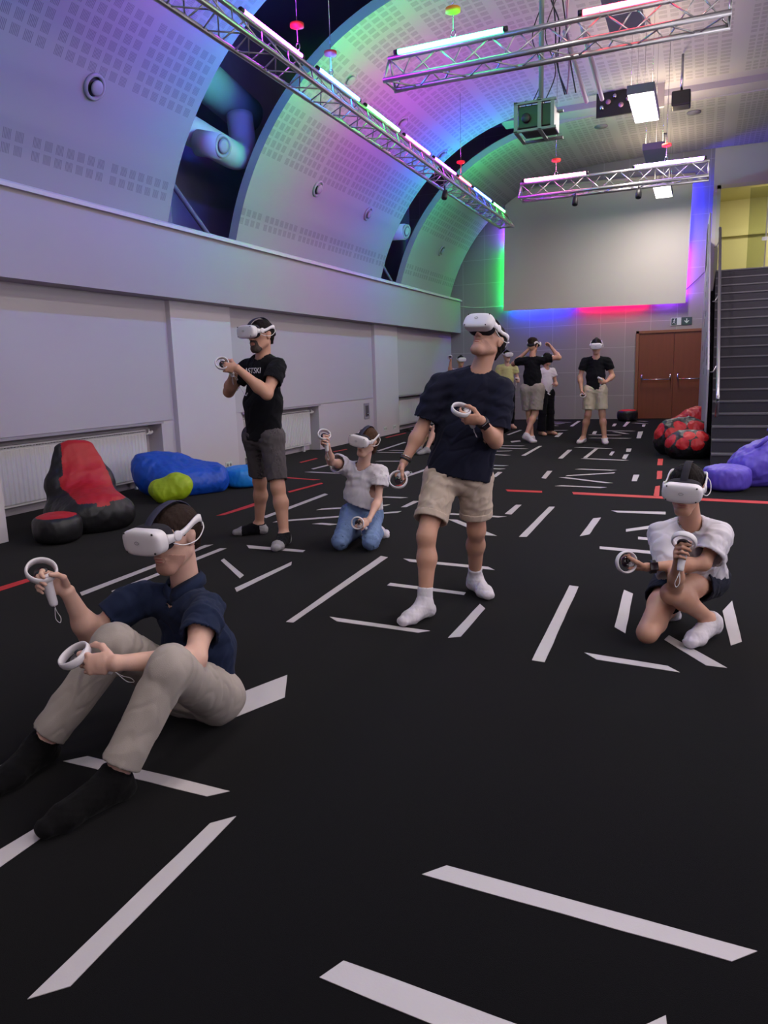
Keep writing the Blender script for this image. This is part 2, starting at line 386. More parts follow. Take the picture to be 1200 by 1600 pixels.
for i, (y0, y1) in enumerate(ADDED_WINS): 
    w_ = struct('window_%d' % (i+1), MB().box((3.56,y0,1.3),(3.58,y1,3.7)), ADDED_PANE)
    MB().box((3.52,y0,1.3),(3.6,y0+.06,3.7)).box((3.52,y1-.06,1.3),(3.6,y1,3.7)).box((3.52,(y0+y1)/2-.03,1.3),(3.6,(y0+y1)/2+.03,3.7)).box((3.52,y0,1.3),(3.6,y1,1.36)).box((3.52,y0,3.64),(3.6,y1,3.7)).build('window_frame', WALLW, w_)
# far-left steel struts and partition in the gaps
ST = mat('void_steel', (110,104,140), .7)
for y in (8.75, 15.6):
    t = thing('steel_strut', 'slanted steel strut in the ceiling gap '+('nearest the camera' if y < 10 else 'farthest from the camera'), 'strut', (-6.7,y,3.2))
    MB().tube([(0,-.2,.95),(.30,.55,0)], .035, 8).build('brace', ST, t); MB().box((-.05,-.12,0),(.05,-.04,1.6)).build('post', ST, t)

# ------------------------------------------------------------------ door, exit sign, screen
DW = mat('door_wood', (122,62,38), .45, noise=.18, nscale=3, stretch=(6,6,.5)); FRW = mat('door_frame_wood', (136,84,58), .5, noise=.1, nscale=4)
struct('trim_7', MB().box((-1.53,20.02,0),(-1.46,20.12,2.17)).box((-1.53,20.02,2.11),(.24,20.12,2.17)).box((.17,20.02,0),(.24,20.12,2.17)), FRW)
CH = mat('chrome', (190,190,195), .2, 1)
for i, (x0, x1) in enumerate(((-1.455,-.64),(-.635,.17))):
    d = struct('door_%d' % (i+1), MB().box((x0,20.05,.01),(x1,20.09,2.11)), DW, .004)
    a, b = (-1.36,-.70) if i == 0 else (-.53,.06)
    mb = MB(); mb.tube([(a,19.93,.98),(b,19.93,.98)], .014, 10); h = mb.build('push_bar', CH, d)
    for x in (a, b): MB().tube([(x,20.05,1.12),(x,19.97,1.10),(x,19.93,.98)], .018, 10).build('bar_arm', CH, d)
t = thing('exit_sign', 'small green and white emergency exit sign above the brown door', 'sign', (-.50,20.085,2.28), 0)
SG = mat('sign_dark_green', (52,72,70), .5); SW = mat('sign_white', (205,212,210), .5)
MB().box((-.24,0,-.01),(-.005,.012,.17)).build('pictogram_panel', SW, t); MB().box((.005,0,-.01),(.24,.012,.17)).build('arrow_panel', SG, t)
MB().prism([(-.225,.0),(-.10,.0),(-.10,.16),(-.225,.16)], 1, -.003, .002).build('door_symbol', SG, t)
mb = MB()
for a, b_, r in (((-.155,.13),(-.165,.08),.011),((-.165,.08),(-.145,.045),.008),((-.145,.045),(-.13,.012),.007),((-.165,.08),(-.185,.045),.007),((-.185,.045),(-.205,.04),.007),((-.158,.11),(-.135,.085),.006),((-.16,.11),(-.19,.095),.006)): mb.tube([(a[0],-.004,a[1]),(b_[0],-.004,b_[1])], r, 8)
mb.lathe([(.011,-.002),(.011,.002)], (-.148,-.005,.148), (0,1,0), 12); mb.build('running_figure', SW, t)
MB().prism([(.112,.14),(.132,.14),(.132,.07),(.165,.10),(.178,.086),(.122,.025),(.066,.086),(.079,.10),(.112,.07)], 1, -.004, .001).build('arrow', SW, t)
# projection screen
t = thing('projection_screen', 'large white projection screen on the back wall glowing at its edges', 'screen', (-2.62,19.9,0))
SCRM = mat('screen_cloth', (206,198,192), .9)
Q4 = [(-4.86+2.62,2.84),(-.42+2.62,2.77),(-.36+2.62,5.62),(-4.80+2.62,5.80)]
MB().add([(x,0,z) for x,z in Q4]+[(x,.03,z) for x,z in Q4], [(0,1,2,3),(7,6,5,4),(0,4,5,1),(1,5,6,2),(2,6,7,3),(3,7,4,0)]).build('screen_cloth', SCRM, t)
MB().tube([(-2.2,.05,5.84),(2.3,.05,5.66)], .05, 14).build('roller_case', SCRM, t)
def led(name, rgb, st): return mat(name, (235,235,240), .4, emit=rgb, estr=st)
for nm, a, b, c, st in (('led_strip',(-2.17,.1,5.0),(-2.19,.1,4.5),(.25,.06,1),150),('led_strip',(-2.19,.1,4.45),(-2.23,.1,2.95),(.02,1,.08),90),('led_strip',(-2.0,.1,2.9),(-.5,.1,2.9),(.02,.03,1),260),('led_strip',(-.3,.1,2.88),(1.3,.1,2.86),(1,.0,.1),90),('led_strip',(1.5,.1,2.86),(2.0,.1,2.86),(.25,.05,.9),50),('led_strip',(2.15,.1,2.95),(2.15,.1,4.1),(.3,.04,1),170),('led_strip',(2.15,.1,4.1),(2.2,.1,5.5),(.02,.02,1),260)):
    MB().tube([a,b], .012, 6).build(nm, led('led_%s' % str(c), c, st), t)

# ------------------------------------------------------------------ trusses with LED tubes
ALU = mat('truss_aluminium', (178,176,178), .35, .85)
def truss(label, L_, hang, tri=.29):
    """along +x, apex on top"""
    t = thing('lighting_truss', label, 'truss'); hw, hh = tri/2, .235
    ch = [(0,0,hh),(0,-hw,0),(0,hw,0)]
    for c in ch: MB().tube([(0,c[1],c[2]),(L_,c[1],c[2])], .024, 12).build('chord', ALU, t)
    n = int(L_/.24); mb = MB()
    for i in range(n):
        x0, x1 = i*L_/n, (i+1)*L_/n; xm = (x0+x1)/2
        for a, b in ((0,1),(1,2),(2,0)):
            pa, pb = (ch[a], ch[b]) if i % 2 == 0 else (ch[b], ch[a])
            mb.tube([(x0+.01,pa[1],pa[2]),(x1-.01,pb[1],pb[2])], .0075, 6)
    mb.build('lattice', ALU, t)
    for x in (0.01, L_-.01):
        mb = MB(); 
        for a, b in ((0,1),(1,2),(2,0)): mb.tube([(x,ch[a][1],ch[a][2]),(x,ch[b][1],ch[b][2])], .012, 8)
        mb.build('end_frame', ALU, t)
    return t
LEDK = 5.5; BLKC = mat('black_clamp', (22,22,26), .5)
def ledtube(label, a, b, rgb, st):
    a, b = A_(*a), A_(*b); m = (a+b)/2; d = nrm(b-a); t = thing('led_tube', label, 'light tube', tuple(m), 0, 'coloured tubes on the trusses')
    MB().tube([a-m+.03*d,b-m-.03*d], .021, 12).build('glowing_tube', led('led_%s_%s' % (str(rgb), st), rgb, st*LEDK), t)
    for e, s_ in ((a, 1), (b, -1)): MB().tube([e-m,e-m+.04*s_*d], .025, 12).build('end_cap', BLKC, t)
    for k in (.2, .8): q = a+(b-a)*k-m; MB().tube([q, q-A_(0,0,.05)], .008, 6).build('clamp', BLKC, t)
    return t
t = truss('long lighting truss running along the left vault toward the back wall', 19.3, None); t.location = (-3.9,-3.0,4.27); t.rotation_euler = (0,0,math.pi/2)
t = truss('nearer cross truss under the ceiling with a green and a red tube', 3.0, None); t.location = (-2.9,7.3,4.07); t.rotation_euler = (0,-.004,0)
t = truss('farther cross truss in front of the projection screen', 2.8, None); t.location = (-2.82,12.7,4.03)
zt = 4.545
for a, b, c, st, l in ((-1.9,-.6,(.5,.1,.7),20,'blue tube on the long truss above the camera'),(1.2,2.6,(.05,.75,.45),26,'turquoise tube on the long truss overhead'),(2.9,4.3,(.06,.10,1),52,'deep blue tube on the long truss overhead'),(4.45,5.0,(.05,.6,.6),20,'green blue tube at the top edge on the long truss'),
    (6.30,7.45,(.5,.02,.95),26,'violet-white glowing tube nearest the camera on the long truss'),(7.75,8.85,(.01,.12,1),72,'blue tube on the long truss above the second vault panel'),(9.0,10.15,(.02,1,.06),58,'white-green tube on the long truss after the blue one'),
    (10.3,11.4,(1,.03,.55),24,'pink tube on the long truss, first of the pink pair'),(11.55,12.7,(.6,.02,1),28,'violet-pink tube on the long truss, second of the pair'),(12.8,13.6,(1,.02,.04),10,'red tube on the long truss'),(13.7,15.0,(.01,.03,1),75,'blue tube near the far end of the long truss'),(15.1,16.1,(.02,1,.05),62,'green tube at the far end of the long truss')):
    ledtube(l, (-3.9,a,zt), (-3.9,b,zt), c, st)
ledtube('mint green glowing tube on the nearer cross truss', (-2.84,7.3,4.35), (-1.74,7.3,4.355), (.02,1,.2), 13)
ledtube('red tube on the nearer cross truss', (-1.12,7.3,4.36), (-.2,7.3,4.36), (1,.02,.05), 12)
ledtube('pink tube on the farther cross truss', (-2.79,12.7,4.31), (-1.75,12.7,4.31), (1,.2,.5), 9)
ledtube('lilac-white tube on the farther cross truss', (-1.1,12.7,4.31), (-.06,12.7,4.31), (.45,.2,1), 11)
REDP = mat('red_orange_plate', (214,60,40), .6); ORG = mat('orange_plate', (220,140,40), .6)
def hanger(label, x, y, z0, z1, m):
    t = thing('truss_hanger', label, 'hanger', (x,y,z0)); L_ = z1-z0
    MB().tube([(0,0,.1),(0,0,L_)], .004, 6).build('wire', CH, t)
    MB().lathe([(.012,.0),(.07,.02),(.07,.05),(.02,.06)], (0,0,.22 if L_ > .5 else .1), (0,0,1), 18).build('plate', m, t)
    MB().tube([(.022*math.cos(a),0,.06+.032*math.sin(a)) for a in np.linspace(0,6.28,14)[:-1]], .006, 6, closed=True).build('hook', CH, t)
hanger('wire hanger with orange disc above the mint green tube', -2.25, 7.3, 4.35, 6.14, ORG)
hanger('wire hanger with red disc at the right end of the nearer cross truss', -.55, 7.3, 4.35, 6.15, REDP)
hanger('wire hanger with red disc above the pink tube of the farther truss', -2.25, 12.7, 4.3, 6.14, REDP)
hanger('wire hanger with red disc above the lilac tube of the farther truss', -.62, 12.7, 4.3, 6.15, REDP)
for y, l in ((7.35,'wire hanger with red disc beside the violet-white tube'),(8.1,'wire hanger with dark red disc beside the blue tube'),(13.0,'wire hanger beside the red tube on the long truss')): hanger(l, -3.9, y, 4.55, 7.4 if y < 9.6 else 5.9, REDP)
# ------------------------------------------------------------------ luminaires
LG = mat('luminaire_grey', (112,106,124), .7); LE = mat('luminaire_glow', (240,235,225), .5, emit=(1,.95,.88), estr=6); LEU = mat('luminaire_top_glow', (240,235,215), .5, emit=(1,.85,.6), estr=5)
names = {12.3:'glowing square ceiling luminaire between the two cross trusses', 9.0:'grey unlit-bottomed ceiling luminaire behind the nearer cross truss', 15.3:'grey ceiling luminaire just above the farther cross truss', 18.1:'small glowing luminaire below the farther cross truss'}
for i, (x, y, dn, wd, wu) in enumerate(LUMS):
    l = names.get(y) if x == -.93 else ('ceiling luminaire overhead, out of the photo, at %s' % ['', '', '', '', 'the row over the left half, third', 'the row over the left half, second', 'the row over the left half, first', 'the right row, second', 'the right row, first', 'the right row, third', 'the far left corner', 'the right row, last'][i])
    t = thing('ceiling_luminaire', l, 'lamp', (x,y,5.0))
    MB().box((-.18,-.68,.0),(.18,.68,.115)).build('housing', LG, t, .006)
    if dn: MB().box((-.168,-.655,-.006),(.168,.655,.0)).build('diffuser', LE, t)
    for sx in (-.14,.14):
        for sy in (-.5,.5): MB().tube([(sx,sy,.1),(sx,sy,1.14)], .0025, 5).build('suspension_wire', CH, t)
    MB().lathe([(.05,0),(.05,.03)], (0,.0,1.11), (0,0,1), 18).tube([(0,0,.1),(0,0,1.12)], .004, 6).build('ceiling_rose', LG, t)
# ------------------------------------------------------------------ projector on its pole
GRN = mat('projector_cage_paint', (112,124,120), .5)
t = thing('projector', 'black projector in a pale metal cage hanging from a pole', 'projector', (-1.79,9.0,4.06))
MB().box((-.19,-.2,-.12),(.19,.2,.11)).build('projector_body', BLKC, t, .012)
mb = MB()
for z in (-.15,.13):
    mb.box((-.23,-.24,z-.012),(.23,-.20,z+.012)).box((-.23,.20,z-.012),(.23,.24,z+.012))
for x in (-.21,-.0+.05):
    mb.box((x-.02,-.235,-.15),(x+.02,-.215,.13)).box((x-.02,-.24,.13),(x+.02,.24,.15)).box((x-.02,-.24,-.165),(x+.02,.24,-.15))
mb.box((.17,-.235,-.15),(.21,-.215,.13)); mb.build('cage', GRN, t)
MB().tube([(.02,0,.14),(.02,0,2.08)], .028, 14).build('pole', GRN, t); MB().lathe([(.10,0),(.10,.02)], (.02,0,2.08), (0,0,1), 24).build('mounting_plate', GRN, t)
mb = MB()
for dx in (-.05, .09): mb.tube(spline([(dx,.05,2.05),(dx+.12,.06,1.4),(dx-.04,.05,.9),(dx+.08,.05,.5),(dx-.05,0,.14)]), .006, 6)
mb.tube(spline([(-.12,0,.12),(-.16,0,.22),(-.05,0,.2),(.02,.03,.3)]), .006, 6); mb.build('cable', BLKC, t)
MB().lathe([(.045,0),(.05,.03),(.04,.04)], (-.1,-.2,-.02), (0,-1,0), 20).build('lens', BLKC, t)
# cable bundle and conduits beside it
t = thing('cable_bundle', 'tangled cable bundle hanging beside the projector pole', 'cables', (-1.62,9.25,4.5)); PK = mat('pinkish_cable', (150,110,140), .6)
r = random.Random(4)
for i in range(5): MB().tube(spline([(r.uniform(-.05,.05),0,1.6),(r.uniform(-.15,.1),.05,1.0),(r.uniform(-.08,.12),0,.6),(r.uniform(-.05,.15),.03,.2),(r.uniform(.05,.2),.05,-.12)]), .008, 6).build('cable', PK if i % 2 else BLKC, t)
t = thing('ceiling_conduit', 'pair of white cable conduits slanting down beside the projector', 'conduit', (-1.62,9.6,4.9))
for dx in (0, .2): MB().tube([(dx,0,.25),(dx+.06,1.4,-.1)], .028, 10).build('conduit_tube', mat('conduit_white', (176,160,172), .6), t)
t = thing('cable_box', 'open electrical box with dark wiring under the ceiling beam', 'box', (-1.95,15.0,5.75))
MB().box((0,-.02,.0),(.75,.03,.5)).build('back_plate', BLKC, t); MB().box((.77,-.03,.02),(1.15,.03,.5)).build('pale_panel', mat('panel_cream', (178,168,158), .7), t)
for i in range(6): MB().lathe([(.03,0),(.045,.04),(.02,.07)], (.1+.11*i,-.02,.15+.08*(i%3)), (0,-1,0), 12).build('connector', PK if i % 2 else CH, t)
t = thing('wall_projector', 'small dark device on a bracket beside the glowing square luminaire', 'device', (-.62,13.6,5.35))
MB().box((0,0,0),(.28,.3,.22)).build('device_body', BLKC, t, .02); MB().tube([(.14,.15,.22),(.14,.15,.78)], .02, 8).build('bracket', CH, t)
for x, y, l in ((-2.1,16.9,'flat round speaker grille in the ceiling left of the far lamps'),(-.35,16.9,'flat round speaker grille in the ceiling right of the far lamps')):
    solid('ceiling_speaker', l, 'speaker', MB().lathe([(.13,0),(.13,.02)], (x,y,6.13), (0,0,1), 28), LG)
# spots under trusses
for x, y, z, l in ((-1.95,12.72,3.93,'small black spotlight under the middle of the farther cross truss'),(-1.0,12.72,3.93,'small black spotlight under the farther cross truss beside the glowing lamp'),(-3.9,12.1,4.12,'small black spotlight under the long truss')):
    t = thing('spotlight', l, 'spotlight', (x,y,z)); MB().lathe([(.035,-.06),(.045,0),(.045,.08),(.03,.09)], (0,0,0), (0,-.5,-1), 16).build('lamp_body', BLKC, t); MB().tube([(0,0,.02),(0,0,.13)], .012, 8).build('bracket', BLKC, t)
# ------------------------------------------------------------------ round air vents on the vault
def vent(name, label, p, n, r=.13):
    t = thing(name, label, 'vent', p); n = nrm(n)
    MB().lathe([(r,-.02),(r,.012),(r*.86,.022),(r*.74,.010),(r*.74,-.02)], (0,0,0), n, 32).build('ring', VE, t)
    MB().lathe([(r*.74,-.018),(r*.74,-.012)], (0,0,0), n, 28).build('throat', BLKC, t)
    MB().lathe([(r*.5,.018),(r*.58,.035),(r*.5,.048),(r*.2,.055)], (0,0,0), n, 28).build('disc', VE, t)
NV = (.86,0,-.5)
for y, z, x, l in ((6.55,4.3,-5.84,'round air vent on the nearest vault panel'),(11.46,4.3,-5.845,'round air vent on the middle vault panel, nearer one'),(13.51,4.27,-5.865,'round air vent on the middle vault panel, farther one'),(17.99,4.19,-5.91,'round air vent on the farthest vault panel')):
    vent('air_vent', l, (x+.01,y,z), NV)
for y, z, l in ((10.53,5.46,'round vent high on the middle vault, blue lit'),(12.58,5.45,'round vent high on the middle vault, pink lit'),(14.7,5.44,'round vent high on the middle vault near the far gap')):
    vent('air_vent', l, (-4.78,y,z), (.55,0,-.83))
DUCT = mat('duct_grey', (182,176,198), .6)
for y, z, l in ((8.8,4.29,'large round duct with vent in the nearest ceiling gap'),(15.43,4.24,'round duct end with vent in the far ceiling gap')):
    t = thing('air_duct', l, 'duct', (-5.84,y,z)); r_ = .16
    if y < 10:
        MB().tube([(-.02,0,0),(-.35,-.03,.08)], r_, 24).build('branch_pipe', DUCT, t)
        MB().tube(spline([(-.62,-.9,.42),(-.52,-.2,.30),(-.42,.5,.18),(-.40,.95,.16),(-.46,1.22,.36),(-.52,1.28,.8)]), .19, 24).build('main_pipe', DUCT, t)
        MB().tube([(-.75,-1.3,1.45),(-.72,.3,1.22),(-.70,1.8,.95)], .27, 24).build('upper_pipe', DUCT, t)
    else:
        MB().tube([(-.02,0,0),(-.5,-.0,.02),(-1.2,0,.03)], r_, 20).build('branch_pipe', DUCT, t)
        MB().tube([(-1.1,-.9,.25),(-1.1,1.0,.25)], r_*1.2, 20).build('main_pipe', DUCT, t)
    v = MB(); v.lathe([(r_*.9,-.01),(r_*.9,.02),(r_*.66,.026),(r_*.66,.0)], (0,0,0), (.93,-.2,-.25), 28); v.build('ring', VE, t); MB().lathe([(r_*.5,.02),(r_*.55,.03),(r_*.3,.035)], (0,0,0), (.93,-.2,-.25), 28).build('disc', VE, t)
# ------------------------------------------------------------------ radiators
def radiator_mat():
    m = mat('radiator_white', (206,202,204), .4); nt = m.node_tree; N, L = nt.nodes, nt.links
    tc = N.new('ShaderNodeTexCoord'); w = N.new('ShaderNodeTexWave'); w.bands_direction = 'Y'; w.inputs['Scale'].default_value = 5.2; w.wave_profile = 'SIN'
    bp = N.new('ShaderNodeBump'); bp.inputs['Distance'].default_value = .012; bp.inputs['Strength'].default_value = .9
    L.new(tc.outputs['Object'], w.inputs['Vector']); L.new(w.outputs['Fac'], bp.inputs['Height']); L.new(bp.outputs[0], N['Principled BSDF'].inputs['Normal']); return m
RADM = mat('radiator_plain', (206,202,204), .4)
for y0, y1, z0, z1, l in ((4.85,7.60,.10,.735,'long white panel radiator behind the red and black bean bag'),(9.80,11.98,.11,.735,'white panel radiator behind the standing bearded man'),(16.1,18.3,.12,.74,'white panel radiator in the farthest wall niche')):
    t = thing('radiator', l, 'radiator', (-6.46,y0,0)); L_ = y1-y0
    MB().box((-.07,0,z0),(-.0,L_,z1)).build('core', RADM, t, .006)
    MB().box((.0,.03,z0+.03),(.012,L_-.03,z1-.05)).build('front_panel', radiator_mat(), t, .004)
    mb = MB()
    for k in range(int(L_/.04)): mb.box((-.005,.02+k*.04,z1-.028),(.0125,.042+k*.04,z1-.02))
    mb.build('top_grille', mat('grille_shadow', (120,116,120), .7), t)
    MB().tube([(.0,L_,z1-.06),(.0,L_+.05,z1-.06),(.0,L_+.05,z1-.0)], .016, 10).lathe([(.022,0),(.024,.06),(.02,.07)], (0,L_+.05,z1-.06), (0,1,.3), 14).build('valve', RADM, t)
    MB().box((-.05,.2,.0),(-.02,.24,z0)).box((-.05,L_-.24,.0),(-.02,L_-.2,z0)).build('foot', RADM, t)
t = thing('wall_panel', 'small grey metal wall box between the niches behind the kneeling woman', 'panel', (WX,14.25,.42)); MB().box((0,-.13,0),(.015,.13,.32)).build('frame', mat('sill_grey', (150,142,148)), t); MB().box((.005,-.08,.05),(.02,.08,.27)).build('insert', mat('dark_insert', (84,78,84), .4), t); MB().lathe([(.02,0),(.02,.03)], (.015,0,.1), (1,0,0), 14).build('knob', CH, t)
for x, y, z, l in ((WX+.0,9.11,.10,'double power socket low on the pillar behind the bearded man'),(WX+.07,15.05,.15,'power socket low on the second pillar, nearer one'),(WX+.07,15.60,.15,'power socket low on the second pillar, farther one')):
    if y < 10: x = WX+.07
    t = thing('power_socket', l, 'socket', (x,y,z)); MB().box((0,-.075,-.04),(.012,.075,.04)).build('plate', SW, t, .003)
    for dy in (-.036,.036): MB().lathe([(.024,0),(.02,-.006),(.0,-.007)], (.0125,dy,0), (1,0,0), 16).build('outlet', mat('outlet_grey', (150,146,150)), t)
t = thing('power_strip', 'black power strips and cables on the floor under the farthest radiator', 'cables', (-6.2,16.2,0))
for dy in (0,.9): MB().box((-.03,dy,.0),(.05,dy+.5,.045)).build('strip', BLKC, t, .005)
MB().tube(spline([(0,-.2,.012),(.12,.3,.012),(-.05,.8,.05),(.1,1.3,.012),(0,2,.012)]), .012, 6).build('cable', BLKC, t); MB().tube(spline([(.08,0,.012),(.18,.5,.03),(.06,1.1,.012)]), .01, 6).build('cable', WALLW, t)
solid('wall_cable', 'thin cable strung along the back wall left of the screen', 'cable', MB().tube(spline([(-6.1,20.07,3.05),(-5.6,20.07,2.98),(-4.9,20.07,2.98)]), .008, 6), SW)
solid('wall_cable', 'thin slanting cable right of the screen by the stair panel', 'cable', MB().tube([(-.42,20.07,3.1),(-.2,20.07,3.3),(0.0,20.07,3.5)], .008, 6), BLKC)
# ------------------------------------------------------------------ stairs
SCP = mat('stair_carpet', (52,49,58), .95, noise=.12, nscale=60, bump=.4, bscale=300); NOS = mat('stair_nosing', (86,82,90), .6)
t = thing('staircase', 'wide grey carpeted staircase rising at the right edge', 'stairs', (0,10.75,0))
NS, RI, TR = 19, .16, .285
mb = MB(); nb = MB()
for i in range(NS):
    mb.box((.17,i*TR,0 if i < 3 else i*RI-.3),(3.48,(i+1)*TR+.02,(i+1)*RI)); nb.box((.17,i*TR-.012,(i+1)*RI-.018),(3.48,i*TR+.045,(i+1)*RI+.004))
mb.box((.17,NS*TR,2.8),(3.48,9.18,NS*RI)); mb.build('steps', SCP, t); nb.build('step_nosings', NOS, t)
PNL = mat('perforated_steel_panel', (158,152,166), .5, .35, noise=.06, nscale=3); HOLE = mat('panel_hole', (20,18,26), .9)
t = thing('stair_side_panel', 'tall pale steel side panel with scattered holes beside the staircase', 'panel', (.09,12,0), .0137)
MB().prism([(-.25,0),(-.25,1.25),(4.3,4.16),(7.9,4.2),(7.9,0)], 0, -.012, .012).build('sheet', PNL, t)
r = random.Random(7)
for i in range(26):
    y = r.uniform(12.2,19.5); zt_ = min(1.25+(y-11.75)*.64, 4.1); z = r.uniform(.9, zt_-.12); w_, h_ = r.choice(((.10,.10),(.16,.16),(.22,.10),(.12,.24)))
    MB().box((-.0135,y-12,z-h_/2),(-.0115,y-12+w_,z+h_/2)).build('hole', HOLE, t)
MB().box((-.02,5.2,3.3),(.02,6.6,4.1)).build('dark_cutout', HOLE, t)
t = thing('stair_handrail', 'brushed metal tube handrail along the left side of the stairs', 'handrail', (.22,0,0))
RAIL = mat('brushed_rail', (160,156,166), .3, .9)
MB().tube(spline([(0,11.35,.62),(0,11.2,.72),(0,11.15,.86),(0,11.3,1.0),(0,13.5,2.24),(0,16.2,3.75),(0,16.6,3.86)]), .024, 12).build('rail_tube', RAIL, t)
for y in (11.9,13.9,15.9):
    z = 1.0+(y-11.3)*.5625; MB().tube([(0,y,z),(-.06,y,z-.12),(-.1,y,z-.12)], .010, 8).build('rail_bracket', RAIL, t)
struct('wall_stair_side', MB().prism([(11.9,0),(11.9,.15),(16.2,2.7),(20.1,2.9),(20.1,0)], 0, .11, .16), mat('stair_dark_side', (50,47,60), .8))
